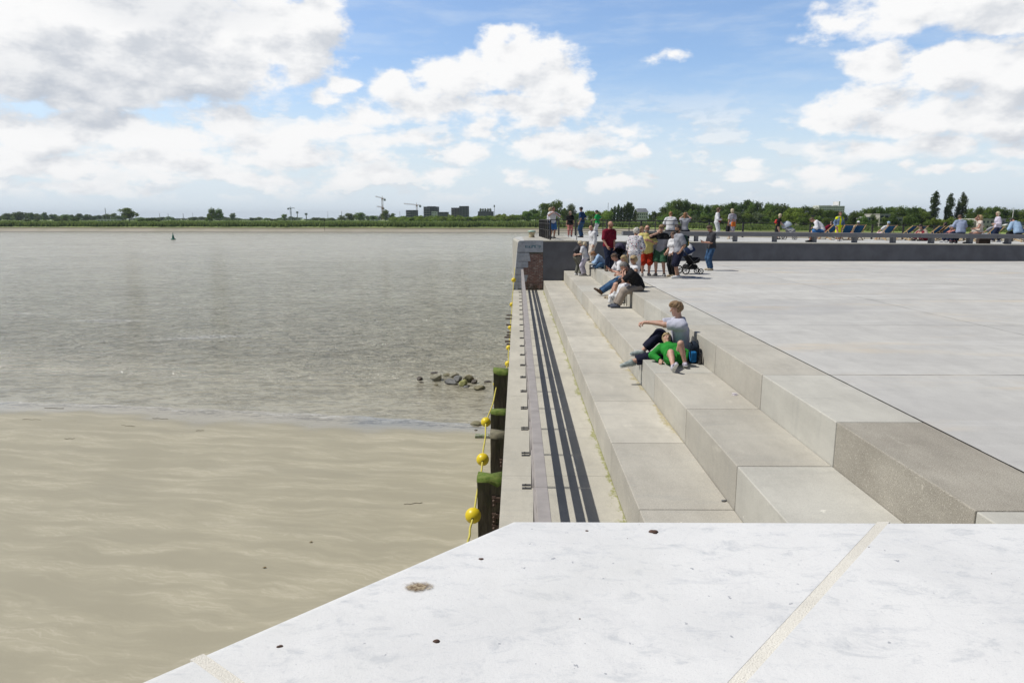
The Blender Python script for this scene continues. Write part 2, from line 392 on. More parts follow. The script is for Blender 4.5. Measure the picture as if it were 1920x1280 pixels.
ripple_tone = nt.m('ADD', nt.m('MULTIPLY', ripple_n(3.0, 0), .34), nt.m('ADD', nt.m('MULTIPLY', ripple_n(1.1, 5), .40), nt.m('MULTIPLY', ripple_n(.4, 9), .26)))
mud = nt.mix(nt.ss(ripple_tone, .44, .58, 0, .70), mud, (.17, .155, .11))  # ripple shading painted into the water colour as dark troughs
nt.put(b.inputs['Base Color'], mud)
nt.put(b.inputs['Roughness'], nt.m('ADD', nt.ss(dist, 30, 300, .09, .22), nt.m('MULTIPLY', fo, .4)))
b.inputs['IOR'].default_value = 1.33; b.inputs['Specular IOR Level'].default_value = .5
pa = nt.vm('MULTIPLY', p, (1, 1.9, 1))
wv = nt.m('ADD', nt.m('MULTIPLY', nt.noise(pa, 1.15, 5, .6, dist=.4), 1.0), nt.m('ADD', nt.m('MULTIPLY', nt.noise(nt.vm('MULTIPLY', p, (.8, 2.2, 1)), .34, 4, .6), 2.2), nt.m('MULTIPLY', nt.noise(nt.vm('MULTIPLY', p, (.5, 1.6, 1)), .10, 3, .6), .8)))
wv = nt.m('ADD', wv, nt.m('MULTIPLY', nt.noise(pa, 4.2, 3, .6), .32))
bn = nt.new('ShaderNodeBump'); nt.put(bn.inputs['Height'], wv); nt.put(bn.inputs['Distance'], .75)
nt.put(bn.inputs['Strength'], nt.ss(nt.m('SUBTRACT', y, nt.m('MULTIPLY', x, -.16)), 25, 40, .25, 1.0)); nt.put(b.inputs['Normal'], bn.outputs[0])

m_sand, nt, b = newmat('wet_sand'); p = nt.pos(); x, y, z = nt.xyz(p)
wp = nt.vm('MULTIPLY_ADD', nt.vm('SUBTRACT', nt.noise(p, .35, 3, out='Color'), (.5,.5,.5)), (.6, 1.6, 0), p)
q = nt.new('ShaderNodeVectorRotate', rotation_type='Z_AXIS'); nt.put(q.inputs['Vector'], wp); q.inputs['Angle'].default_value = R(8)
st = nt.noise(nt.vm('MULTIPLY', q.outputs[0], (.28, 1.5, 1)), 1.05, 7, .62)
st2 = nt.noise(nt.vm('MULTIPLY', q.outputs[0], (.22, 2.6, 1)), 2.6, 6, .66)
q2 = nt.new('ShaderNodeVectorRotate', rotation_type='Z_AXIS'); nt.put(q2.inputs['Vector'], nt.vm('MULTIPLY_ADD', nt.vm('SUBTRACT', nt.noise(p, .9, 4, .6, out='Color'), (.5,.5,.5)), (.5, .9, 0), p)); q2.inputs['Angle'].default_value = R(14)
st3 = nt.noise(nt.vm('MULTIPLY', q2.outputs[0], (.22, 2.2, 1)), 2.1, 5, .6)
rid = nt.ss(nt.m('ABSOLUTE', nt.m('SUBTRACT', st3, .5)), .0, .06, 1, 0)
c = nt.mix(nt.ss(st, .38, .66), (.355, .325, .235), (.415, .38, .275))
c = nt.mix(nt.m('MULTIPLY', nt.m('MULTIPLY', rid, nt.ss(st, .46, .62)), .5), c, (.53, .485, .37))
c = nt.mix(nt.ss(nt.m('MULTIPLY', nt.ss(st2, .5, .72), nt.ss(st, .48, .62)), .1, 1.0, 0, .4), c, (.52, .475, .36))
c = nt.mix(nt.ss(nt.noise(nt.vm('MULTIPLY', q.outputs[0], (.5, 1.3, 1)), .5, 3), .5, .7, 0, .18), c, (.29, .27, .205))
c = nt.mix(nt.ss(nt.noise(p, 90, 2), .5, .75, 0, .25), c, (.22, .19, .13))
zw = nt.m('ADD', z, nt.m('MULTIPLY', nt.m('SUBTRACT', nt.noise(nt.vm('MULTIPLY', p, (1, 2, 1)), .8, 4), .5), .03))
wet = nt.ss(zw, WATER+.015, WATER+.075, 1, 0)
c = nt.mix(nt.m('MULTIPLY', wet, .5), c, (.24, .215, .165))
fl = nt.m('MULTIPLY', nt.ss(nt.m('ABSOLUTE', nt.m('SUBTRACT', zw, WATER+.006)), .002, .007, 1, 0), nt.ss(nt.noise(nt.vm('MULTIPLY', p, (1, 2.5, 1)), 2.2, 6, .75), .42, .6))
c = nt.mix(nt.m('MULTIPLY', fl, .5), c, (.62, .60, .54))
dk_ = nt.m('MULTIPLY', nt.ss(nt.m('ABSOLUTE', nt.m('SUBTRACT', zw, WATER+.014)), .004, .018, 1, 0), nt.ss(nt.noise(nt.vm('MULTIPLY', nt.vm('ADD', p, (3, 3, 0)), (1, 2.5, 1)), 1.7, 7, .8), .46, .56))
c = nt.mix(nt.m('MULTIPLY', dk_, .8), c, (.11, .095, .06))
deb = nt.m('MULTIPLY', nt.ss(nt.noise(nt.vm('MULTIPLY', p, (.6, 3.4, 1)), 2.3, 9, .85), .63, .67), nt.m('MULTIPLY', nt.ss(z, WATER+.02, WATER+.08, 0, 1), nt.ss(z, WATER+.18, WATER+.40, 1, 0)))
deb = nt.m('MULTIPLY', deb, nt.ss(x, -10, -4, 1, .15))
c = nt.mix(deb, c, (.09, .075, .05))
nt.put(b.inputs['Base Color'], c)
nt.put(b.inputs['Roughness'], nt.ss(wet, 0, 1, .62, .16)); b.inputs['Specular IOR Level'].default_value = .35
nt.put(b.inputs['Normal'], nt.bump(nt.m('ADD', st, nt.m('MULTIPLY', nt.noise(p, 20, 3), .3)), .09, .05))

# ---------------------------------------------------------------- ground, water, sand
bx = MB(); bx.add([(-4000, -60, WATER), (4000, -60, WATER), (4000, 1500, WATER), (-4000, 1500, WATER)], [(0,1,2,3)])
tag(bx.build('river', m_water), kind='structure')
bx = MB(); bx.add([(-6000, -300, -9), (6000, -300, -9), (6000, 7000, -9), (-6000, 7000, -9)], [(0,1,2,3)])
tag(bx.build('riverbed_ground', m_sand), kind='structure')
def sandz(X, Y):
    d = shore_y(X)-Y
    z = WATER + .028*d + .0035*np.maximum(0, d-3)
    z += .018*np.sin(X*.9+Y*.4)*np.clip(np.abs(d)/5, 0, 1) + .03*np.sin(X*.31-Y*.23+1)*np.clip(np.abs(d)/6, 0, 1)
    z += .007*np.sin(X*2.7+1.3*np.sin(Y*.8))*np.clip(np.abs(d)/3, .25, 1)
    return z
tag(grid_mesh('sand_beach', np.linspace(-50, 1.0, 200), np.linspace(-30, 40, 240), sandz, m_sand), kind='structure')

# ---------------------------------------------------------------- steps, walkway, plaza
steps = thing('concrete_steps', 'three broad tiers of big pale concrete seating blocks beside the plaza', 'steps')
cA, cB = [m_step_a, m_step_b, m_step_c, m_step_d], None
matsel = {3: {-1: m_step_c, 0: m_step_d, 1: m_step_c, 2: m_step_b}, 2: {0: m_step_c, 1: m_step_b, 2: m_step_b}, 1: {0: m_step_b, 1: m_step_b}}
for k, (xa, xb, zt, zb) in {1: (X1, X2, Z1, Z0-.3), 2: (X2, X3, Z2, Z1-.3), 3: (X3, X4, 0.0, Z2-.3)}.items():
    for j in range(-2, 14):
        ya = J0+JL*j; yb = ya+JL
        if j == 13: yb = YW-.004
        if ya > YW: continue
        ya = max(ya, 1.2) if j == -2 else ya
        s = MB(); s.box((xa, ya+.0065, zb), (xb-.006, yb-.0065, zt))
        mm = matsel[k].get(j) or (m_tread1 if k == 1 else random.choice([m_step_a, m_step_c, m_step_a] if j > 3 else [m_step_a, m_step_c]))
        bev(s.build('block', mm, steps), .009, 2)
s = MB(); s.box((X1+.02, 1.2, -2.2), (X4, YW-.01, Z0-.31)); s.build('footing', m_joint, steps)
# walkway slabs
wk = MB(); wk.box((X0+.01, 1.2, Z0-.45), (X1+.015, YW-.004, Z0-.004)); o = wk.build('walkway_base', m_joint); tag(o, kind='structure')
bm_ = MB()
for j in range(-2, 14):
    ya = J0+JL*j; yb = min(ya+JL, YW-.004)
    ya = max(ya, 1.2)
    if ya < YW: bm_.box((X0, ya+.003, Z0-.003-.12), (X1-.003, yb-.003, Z0))
o = bm_.build('walkway', m_walk); tag(o, kind='structure')
s = MB(); s.box((X0+.03, -3, -9.2), (X4-.03, YW-.01, Z0-.44)); q_ = s.build('quay_wall', pm('quay_concrete', (.2, .19, .16), (.1, .1, .07), scale=1.2, coord='pos', bump=.3, bscale=12))
tag(q_, 'stained concrete quay wall under the railed walkway, behind the timber posts', 'wall')
o = MB(); o.add([(X4, 1.2, 0), (80, 1.2, 0), (80, YW+.3, 0), (X4, YW+.3, 0)], [(0,1,2,3)]); tag(o.build('plaza', m_plaza), kind='structure')
# gap between curb blocks and plaza
random.seed(3)
pts = [(X4-.006, 1.2+i*.35) for i in range(92)]
g_ = MB()
for i in range(len(pts)-1):
    w0 = .002+.007*random.random(); w1 = .002+.007*random.random()
    g_.add([(pts[i][0]-w0, pts[i][1], .004), (pts[i][0]+w0, pts[i][1], .004), (pts[i][0]+w1, pts[i+1][1], .004), (pts[i][0]-w1, pts[i+1][1], .004)], [(0,1,2,3)])
tag(g_.build('plaza_joint', m_joint), kind='structure')

# ---------------------------------------------------------------- near stone coping
m_marble, nt, b = newmat('white_stone'); p = nt.pos()
c = nt.mix(nt.ss(nt.noise(p, 1.4, 6, .65), .35, .7), (.775, .772, .755), (.68, .68, .67))
v1 = nt.noise(nt.vm('MULTIPLY', p, (1.6, 3.0, 1)), 5, 8, .75, dist=.6)
c = nt.mix(nt.ss(v1, .50, .70, 0, .55), c, (.44, .465, .49))
c = nt.mix(nt.ss(nt.noise(nt.vm('ADD', p, (3, 1, 2)), 11, 8, .8), .63, .72, 0, .55), c, (.38, .39, .42))
c = nt.mix(nt.ss(nt.noise(p, 60, 3, .6), .60, .74, 0, .4), c, (.45, .46, .48))
c = nt.mix(nt.ss(nt.noise(p, 260, 2, .6), .52, .75, 0, .45), c, (.50, .51, .52))
c = nt.mix(nt.ss(nt.noise(nt.vm('ADD', p, (1, 5, 2)), 34, 3, .55), .70, .74, 0, .8), c, (.30, .31, .34))
c = nt.mix(nt.ss(nt.noise(nt.vm('MULTIPLY_ADD', p, (1, 2.4, 1), (4, 4, 0)), 3.0, 9, .82), .54, .66, 0, .5), c, (.50, .52, .545))
c = nt.mix(nt.ss(nt.noise(nt.vm('ADD', p, (7, 7, 0)), .9, 5, .6), .5, .75, 0, .5), c, (.60, .60, .57))
c = nt.mix(nt.ss(nt.vor(nt.vm('MULTIPLY_ADD', nt.noise(p, 3, 3, out='Color'), (.25,.25,0), p), 2.4, 'DISTANCE_TO_EDGE'), .0, .012, .10, 0), c, (.46, .48, .50))
nt.put(b.inputs['Base Color'], c); b.inputs['Roughness'].default_value = .55; b.inputs['Specular IOR Level'].default_value = .3
nt.put(b.inputs['Normal'], nt.bump(nt.m('ADD', nt.noise(p, 45, 5, .7), nt.m('MULTIPLY', nt.noise(p, 6, 4), 1.5)), .35, .004))
m_mortar = concrete('mortar_cream', (.66, .625, .55), (.74, .71, .63), speck=.3, spscale=220, bump=.5)
cop = thing('stone_coping', 'white weathered stone coping of the low wall in the foreground', 'wall coping')
PA = onz(960, 971.5, ZN); PB = onz(236, 1280, ZN); dch = (PB-PA).normalized()
PE = PA + dch*4.0
j1a, j1b = onz(1660, 974, ZN), onz(1380, 1280, ZN)
j2a, j2b = onz(375, 1233.5, ZN), onz(440, 1280, ZN)
def lineX(a, b_, t): return a+(b_-a)*t
d1 = (j1b-j1a).normalized(); d2 = (j2b-j2a).normalized()
hw = .015
n1 = Vector((-d1.y, d1.x, 0)); n2 = Vector((-d2.y, d2.x, 0))
yb_ = -1.4
def hitY(a, d, yy): return a+d*((yy-a.y)/d.y)
j1s = hitY(j1a, d1, PA.y); j1e = hitY(j1a, d1, yb_)
off1 = Vector((hw/abs(d1.y), 0, 0))
# second joint starts on the chamfer
def inter(a, d, b2, e):
    den = d.x*e.y-d.y*e.x; t = ((b2.x-a.x)*e.y-(b2.y-a.y)*e.x)/den; return a+d*t
j2s = inter(PA, dch, j2a, d2)
e2a = inter(PA, dch, j2a+n2*hw, d2); e2b = inter(PA, dch, j2a-n2*hw, d2)
if (e2a-PA).length > (e2b-PA).length: e2a, e2b = e2b, e2a; n2 = -n2
k2a = (j2a+n2*hw); k2b = (j2a-n2*hw)
# n2 side a is nearer PA
nj = Vector((d1.y, -d1.x, 0)); nj = nj if nj.x < 0 else -nj      # towards the chamfer side
j1L = j1s - off1; j1R = j1s + off1
i2a = inter(j1L, d1, k2a, d2); i2b = inter(j1L, d1, k2b, d2)
PEi = inter(j1L, d1, PE, Vector((dch.y, -dch.x, 0))); far1 = j1R + d1*6.5
polys = {'a': [(PA.x, PA.y), (e2a.x, e2a.y), (i2a.x, i2a.y), (j1L.x, PA.y)],
         'b': [(j1R.x, PA.y), (far1.x, far1.y), (7.5, far1.y), (7.5, PA.y)],
         'c': [(e2b.x, e2b.y), (PE.x, PE.y), (PEi.x, PEi.y), (i2b.x, i2b.y)]}
for k, pl in polys.items():
    s = MB(); s.prism(pl, ZN-.32, ZN); o = s.build('coping_stone', m_marble, cop)
    bm = bmesh.new(); bm.from_mesh(o.data); bmesh.ops.recalc_face_normals(bm, faces=bm.faces)
    eds = [e for e in bm.edges if all(v.co.z > ZN-.01 for v in e.verts) and (e.verts[0].co-e.verts[1].co).length > .05 and all((abs(v.co.y-PA.y) < 1e-3 or abs((Vector((v.co.x, v.co.y, ZN))-PA).cross(dch).length) < 2e-3) for v in e.verts)]
    bmesh.ops.bevel(bm, geom=eds, offset=.035, segments=5, affect='EDGES', profile=.5)
    bm.to_mesh(o.data); bm.free()
jd = d1*(.012/abs(d1.y)); s = MB(); s.prism([(j1L.x+jd.x, j1L.y+jd.y), (PEi.x, PEi.y), (far1.x, far1.y), (j1R.x+jd.x, j1R.y+jd.y)], ZN-.3, ZN-.0007)
s.build('mortar_joint', m_mortar, cop)
inn = (i2a-e2a).normalized()*.012
s = MB(); s.prism([(e2a.x+inn.x, e2a.y+inn.y), (e2b.x+inn.x, e2b.y+inn.y), (i2b.x, i2b.y), (i2a.x, i2a.y)], ZN-.3, ZN-.0009)
s.build('mortar_joint', m_mortar, cop)
m_rust = pm('rusty_bolt', (.05, .03, .022), (.12, .07, .05), rough=.9, scale=60)
m_bstain, nt, b = newmat('rust_stain')
oc = nt.obj(); ln = nt.vm('LENGTH', nt.vm('MULTIPLY', oc, (1/.05, 1/.03, 0)))
al = nt.ss(nt.m('ADD', ln, nt.m('MULTIPLY', nt.m('SUBTRACT', nt.noise(oc, 60, 5, .7), .5), 1.4)), .4, .95, .85, 0)
nt.put(b.inputs['Base Color'], nt.mix(nt.ss(nt.noise(oc, 90, 4), .4, .6), (.16, .10, .05), (.42, .34, .22))); nt.put(b.inputs['Alpha'], al); b.inputs['Roughness'].default_value = .9
for (px_, py_, r_) in [(1224, 998, .012), (1101, 995, .005), (902, 1048, .0055), (819, 1201, .0075), (524, 1211, .0065), (1176, 1009, .002), (1086, 1160, .003), (1860, 1075, .002), (1630, 1025, .003)]:
    q0 = onz(px_, py_, ZN); s = MB()
    for k in range(3 if r_ > .004 else 1):
        s.ball((random.uniform(-.6, .6)*r_, random.uniform(-.5, .5)*r_, 0), r_*random.uniform(.55, .9), 8, (1.25, .9, .6))
    s.build('bolt_stub', m_rust, cop, q0)
for px_, py_ in [(784, 1099)]:
    q0 = onz(px_, py_, ZN+.003); s = MB(); s.add([(-.07, -.05, 0), (.07, -.05, 0), (.07, .05, 0), (-.07, .05, 0)], [(0,1,2,3)]); s.build('rust_stain', m_bstain, cop, q0)
s = MB(); s.prism([(PA.x+.06, PA.y-.08), (PE.x+.1, PE.y-.05), (PE.x+1.2, -3), (7.5, -3), (7.5, PA.y-.08)][::-1], -9, ZN-.325)
q_ = s.build('pier_wall', pm('pier_stone', (.42, .41, .38), (.3, .29, .26), scale=2, coord='pos')); tag(q_, 'pale stone wall under the foreground coping at the near end of the steps', 'wall')
s = MB(); s.box((PE.x+1.3, -14, .1), (40, yb_-.2, ZN-.5)); tag(s.build('near_deck_ground', m_plaza), kind='structure')
# ---------------------------------------------------------------- railing along the walkway
rail = thing('metal_railing', 'long low bronze-grey metal railing with flat rails along the outer edge of the walkway', 'railing', (.22, 0, Z0))
RH = .98; xr = 0.0
k = 0; y = 8.32-1.235*5; posts = []
while y < YW-.2:
    posts.append(y); y += 1.235
for i, y in enumerate(posts):
    s = MB()
    for dy in (-.020, .020):
        s.box((xr-.045, y+dy-.010, .0), (xr+.035, y+dy+.010, RH-.012))
    p_ = s.build('post', m_rail, rail)
    s = MB()
    for dy in (-.075, .03):
        s = MB(); s.box((xr-.16, y+dy, .0), (xr-.0455, y+dy+.045, .012)); s.lathe([(.0001, .022), (.010, .022), (.010, .011)], (xr-.115, y+dy+.022, 0), 6)
        s.build('base_plate', m_dark_metal, p_)
ends = [1.6]+posts[1:]+[YW-.06]
for i in range(len(ends)-1):
    s = MB(); s.box((xr-.055, ends[i]+.003, RH-.012), (xr+.055, ends[i+1]-.003, RH+.03)); bev(s.build('top_rail', m_rail, rail), .004)
for h, xo in ((.77, 0.0), (.50, 0.0)):
    s = MB(); s.box((xr-.052, 1.6, h-.008), (xr+.048, YW-.06, h+.008)); s.build('rail', m_rail, rail)

# ---------------------------------------------------------------- far pier with upper deck
m_lime = concrete('deck_concrete', (.50, .50, .48), (.58, .58, .55), speck=.2, stain=.25)
m_pier_lit = pm('pier_limestone', (.50, .47, .39), (.36, .35, .31), scale=1.3, coord='pos', bump=.3, bscale=14, detail=7)
def stone_mat():
    m, nt, b = newmat('grey_quoin_stone'); p = nt.pos(); x, y, z = nt.xyz(p)
    c = nt.mix(nt.ss(nt.noise(p, 3, 6, .7), .3, .7), (.34, .37, .42), (.50, .53, .58))
    c = nt.mix(nt.ss(nt.noise(p, 9, 5, .7), .55, .75, 0, .6), c, (.16, .15, .15))
    c = nt.mix(nt.m('MULTIPLY', nt.ss(z, -1.5, -.95, 1, 0), nt.ss(nt.noise(p, 5, 4), .35, .6)), c, (.045, .05, .03))
    nt.put(b.inputs['Base Color'], c); b.inputs['Roughness'].default_value = .85
    nt.put(b.inputs['Normal'], nt.bump(nt.noise(p, 14, 6), .5, .02)); return m
def brick_mat():
    m, nt, b = newmat('old_brick'); p = nt.pos(); x, y, z = nt.xyz(p)
    t = nt.new('ShaderNodeTexBrick'); nt.put(t.inputs['Vector'], nt.comb(x, z, 0))
    t.inputs['Scale'].default_value = 1; t.inputs['Brick Width'].default_value = .21; t.inputs['Row Height'].default_value = .068
    t.inputs['Mortar Size'].default_value = .008; t.inputs['Mortar Smooth'].default_value = .3; t.inputs['Bias'].default_value = 0
    t.inputs['Color1'].default_value = (.24, .12, .095, 1); t.inputs['Color2'].default_value = (.16, .09, .078, 1); t.inputs['Mortar'].default_value = (.30, .27, .24, 1)
    c = t.outputs['Color']
    c = nt.mix(nt.ss(nt.noise(nt.comb(nt.m('MULTIPLY', x, .8), y, nt.m('MULTIPLY', z, 2)), 5, 5, .7), .52, .68, 0, .8), c, (.50, .45, .40))
    c = nt.mix(nt.ss(nt.noise(nt.comb(nt.m('MULTIPLY', x, .6), y, nt.m('MULTIPLY', z, 2.5)), 3.3, 5, .7), .56, .66, 0, .8), c, (.05, .035, .03))
    c = nt.mix(nt.m('MULTIPLY', nt.ss(z, -1.45, -.95, 1, 0), nt.ss(nt.noise(p, 4.5, 4), .38, .55)), c, (.035, .042, .015))
    nt.put(b.inputs['Base Color'], c); b.inputs['Roughness'].default_value = .9
    nt.put(b.inputs['Normal'], nt.bump(nt.m('ADD', t.outputs['Fac'], nt.noise(p, 20, 4)), .6, .02)); return m
m_stone = stone_mat(); m_brick = brick_mat()
pier = thing('stone_pier', 'old stone and brick pier end with a white rounded top corner and faint blue graffiti', 'pier', (0, YW, Z0))
def pz(z): return z-Z0
# front face pieces sit a little proud of the core; the river face is battered
def xb(z): return .01 - .215*(ZD-z)/(ZD-Z0)      # left edge of the front face at height z
topL, topB = .01, -.30
# core : river face (lit), top corner rounded
s = MB(); n = 8; prof = []
for i in range(7):
    a = math.pi/2*i/6; prof.append((.01+.12*(1-math.sin(a)) , ZD-.12+.12*math.sin(a)) if False else (.01+.12-.12*math.cos(a), ZD-.12+.12*math.sin(a)))
lowz = -9.0
side = [(xb(lowz), lowz), (xb(Z0), Z0)] + prof
stations = [(0, 0, 1), (5.5, -.30, 1), (7.2, -.12, 1), (9.3, .75, 1), (11.6, 2.6, 1)]
vs = []; fs = []
for (dy, dxx, _) in stations:
    vs += [((max(px_, X0+.0) if dy == 0 else max(px_, .01))+dxx, dy, pz(z_)) for px_, z_ in side]
    vs += [(2.9, dy if dxx < .5 else dy, pz(ZD))]
m_ = len(side)+1
for a_ in range(len(stations)-1):
    for i in range(m_-1): fs.append((a_*m_+i, (a_+1)*m_+i, (a_+1)*m_+i+1, a_*m_+i+1)[::-1])
s.add(vs, fs, False); s.build('river_face', m_pier_lit, pier)
# front face: coping stone, quoins, brick panel
def facepoly(zl, zh, xl0, xr0, xl1, xr1, name, mat, dy=-.03):
    s = MB(); s.prism([(xl0, pz(zl)), (xr0, pz(zl)), (xr1, pz(zh)), (xl1, pz(zh))], dy, .3, 'y'); return bev(s.build(name, mat, pier), .012)
XR = 1.213
s = MB()
pl = [(xb(.42), pz(.42)), (XR, pz(.42)), (XR, pz(ZD))] + [(px_, pz(z_)) for px_, z_ in prof[::-1]]
s.prism(pl, -.035, .3, 'y'); s.build('coping_stone', m_stone, pier)
zz = [.40, -.02, -.32, -.66, -1.0, Z0]; xin = [(.55, .62), (.50, .50), (.27, .30), (.50, .42), (.25, .22)]
for i in range(5):
    facepoly(zz[i+1]+.006, zz[i]-.006, xb(zz[i+1]), xin[i][1], xb(zz[i]), xin[i][0], 'quoin_stone', m_stone, -.03-.004*(i % 2))
s = MB(); s.box((.1, -.012, pz(Z0)), (XR, .3, pz(.41))); s.build('brick_panel', m_brick, pier)
s = MB(); s.box((.12, -.02, pz(.335)), (XR-.02, .02, pz(.42))); s.build('ledge_shadow_strip', pm('painted_ledge_shade', (.13, .125, .10), (.07, .07, .055), scale=6, bump=.4, bscale=20), pier)  # dark strip under the coping, the ledge's shadow put into its colour
# graffiti: faint blue strokes on the coping stone
m_graf = pm('blue_spray_paint', (.055, .20, .27), (.13, .22, .28), rough=.6, scale=14)
s = MB(); gx = .36
random.seed(5)
glyph = {0: [(0,.0,.22,.02),(0,.05,.22,.02),(.0,.1,.16,.02),(.0,0,.03,.12),(.19,0,.03,.1)], 1: [(0,0,.025,.13),(.08,0,.025,.13),(0,0,.1,.022)],
         2: [(0,0,.025,.13),(.11,0,.025,.13),(.03,.08,.03,.05),(.07,.08,.03,.05)], 3: [(0,0,.025,.13),(0,.11,.08,.022),(0,.055,.06,.022),(0,0,.08,.022)],
         4: [(.04,0,.025,.12),(0,.11,.1,.022)], 5: [(0,-.02,.025,.13),(0,.09,.09,.022),(.07,.03,.022,.08),(0,.03,.09,.022)]}
for gl, wdt in ((0,.25),(1,.13),(2,.16),(3,.11),(4,.12),(5,.1)):
    for (a_, b_, c_, d_) in glyph[gl]:
        s.box((gx+a_, -.0375, pz(.62)+b_), (gx+a_+c_, -.0352, pz(.62)+b_+d_))
    gx += wdt*.86
s.build('graffiti', m_graf, pier)
# dark wall of the upper deck
wl = thing('retaining_wall', 'long dark grey wall holding up the raised deck behind the plaza', 'wall', (XR, YW, 0))
segx = [XR, 6.2, 15.3, 24.4, 33.5, 42.6, 60]
for i in range(len(segx)-1):
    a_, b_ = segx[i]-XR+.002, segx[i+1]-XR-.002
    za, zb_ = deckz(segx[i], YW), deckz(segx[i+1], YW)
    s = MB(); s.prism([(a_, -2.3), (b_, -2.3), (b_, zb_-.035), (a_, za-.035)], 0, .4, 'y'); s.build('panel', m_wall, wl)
s = MB(); za, zb_ = deckz(XR, YW), deckz(60, YW); s.prism([(.0, za-.034), (60-XR, zb_-.034), (60-XR, zb_+.003), (.0, za+.003)], -.015, .45, 'y'); s.build('edge_coping', m_pier_lit, wl)
# upper deck surface
outer = [(.125, YW-.03), (-.17, 38.5), (.02, 40.2), (.87, 42.3), (2.7, 44.6), (6, 47.5), (20, 48.3), (60, 49.5)]
vs = []; fs = []
xs_ = [0, .05, .15, .4, .8, 1.4, 2.4, 4, 8, 14, 20, 28, 36, 46, 60]
def front_y(x): return YW-.03
def back_y(x):
    pts = [(-.17, 38.5), (.02, 40.2), (.87, 42.3), (2.7, 44.6), (6, 47.5), (20, 48.3), (60, 49.5)]
    return float(np.interp(x, [a for a, _ in pts], [b_ for _, b_ in pts]))
me_v = []; nx_ = len(xs_)+1
for ix, x in enumerate([-.17]+xs_):
    f_ = 38.4 if x < -.1 else (YW-.03+(.13-x)*18 if x < .13 else YW-.03)
    for t in range(7):
        yy = f_+(back_y(x)-f_)*t/6; me_v.append((x, yy, deckz(x, yy)+.002 if x > .15 else ZD+.002))
me_f = [(i*7+j, (i+1)*7+j, (i+1)*7+j+1, i*7+j+1) for i in range(nx_-1) for j in range(6)]
s = MB(); s.add(me_v, me_f); tag(s.build('upper_deck', m_lime), kind='structure')
s = MB()
for i in range(1, nx_-1):
    xa_ = ([-.17]+xs_)[i]; xb_2 = ([-.17]+xs_)[i+1]; ya_, yb2 = back_y(xa_), back_y(xb_2)
    s.add([(xa_, ya_, -9), (xb_2, yb2, -9), (xb_2, yb2, deckz(xb_2, yb2)), (xa_, ya_, deckz(xa_, ya_))], [(3,2,1,0)])
tag(s.build('quay_wall', m_pier_lit), 'river side wall of the raised deck beyond the benches', 'wall')

# deck fence
fen = thing('deck_fence', 'dark steel fence of posts and three thin rails around the raised deck', 'fence')
def fence_run(pts, spacing, wpost, dpost, rails=True, ang=True):
    for (xa, ya), (xb_, yb_) in zip(pts[:-1], pts[1:]):
        L = math.hypot(xb_-xa, yb_-ya); n = max(1, round(L/spacing))
        for h, t in ((1.0, .035), (.81, .022), (.48, .022)):
            s = MB(); s.bar((xa, ya, deckz(xa, ya)+h), (xb_, yb_, deckz(xb_, yb_)+h), .05, t); s.build('rail', m_dark_metal, fen)
        for i in range(n+1):
            if i == n and (xb_, yb_) != pts[-1]: continue
            x = xa+(xb_-xa)*i/n; y = ya+(yb_-ya)*i/n; z = deckz(x, y)
            s = MB(); d = Vector(((xb_-xa)/L, (yb_-ya)/L, 0)); nn = Vector((-d.y, d.x, 0))
            c0 = Vector((x, y, z)); 
            for q in (-.018, .018):
                s.bar(c0+d*q, c0+d*q+Vector((0,0,1.0)), dpost, wpost, up=tuple(d))
            s.build('post', m_dark_metal, fen)
fence_run([(1.62, 34.4), (1.30, 41.0)], 1.1, .018, .09)
fence_run([(1.63, 34.3), (8.1, 34.3)], 1.245, .018, .05)
fence_run([(1.30, 41.05), (2.6, 43.9), (6, 46.6)], 1.6, .05, .05)
fence_run([(6.0, 46.7), (20, 47.5), (46, 48.6)], 2.25, .07, .07)

# bench beam
bench = thing('long_bench', 'long grey concrete bench beam on short square legs along the edge of the raised deck', 'bench', (5.2, 34.45, 0))
m_bench = pm('bench_concrete', (.24, .24, .25), (.20, .20, .21), rough=.7, scale=2, bump=.1)
lx = [at(p_, 450, 34.45).x for p_ in (1232, 1305, 1378, 1452, 1526, 1602, 1674, 1746, 1818, 1890, 1962)]
jx = [5.2]+[at(p_, 445, 34.45).x for p_ in (1272, 1423, 1573, 1720, 1864, 2010)]
def bz(x): return deckz(x, 34.45)
for i in range(len(jx)-1):
    a_, b_ = jx[i]+.004, jx[i+1]-.004
    s = MB(); s.prism([(a_-5.2, bz(a_)+.27), (b_-5.2, bz(b_)+.27), (b_-5.2, bz(b_)+.48), (a_-5.2, bz(a_)+.48)], -.25, .25, 'y'); bev(s.build('seat_beam', m_bench, bench), .01)
for x in lx:
    s = MB(); s.box((x-.075-5.2, -.16, bz(x)), (x+.075-5.2, .16, bz(x)+.268)); s.build('leg', m_bench, bench)

# bollard
m_bol, nt, b = newmat('bollard_paint'); oc = nt.obj(); x, y, z = nt.xyz(oc)
c = nt.mix(nt.ss(z, .26, .31), (.50, .44, .28), (.36, .50, .42))
c = nt.mix(nt.ss(nt.noise(oc, 7, 5, .7), .52, .62), c, (.28, .20, .12))
nt.put(b.inputs['Base Color'], c); b.inputs['Roughness'].default_value = .6
s = MB(); s.lathe([(.0001, 0), (.16, 0), (.17, .02), (.155, .08), (.165, .22), (.2, .28), (.225, .31), (.225, .35), (.19, .385), (.1, .40), (.0001, .405)], (0,0,0), 24)
p_ = at(997, 441.5, 38.8)
tag(s.build('mooring_bollard', m_bol, None, (p_.x, 38.8, ZD)), 'peeling pale green and cream mooring bollard on the white pier corner', 'bollard')

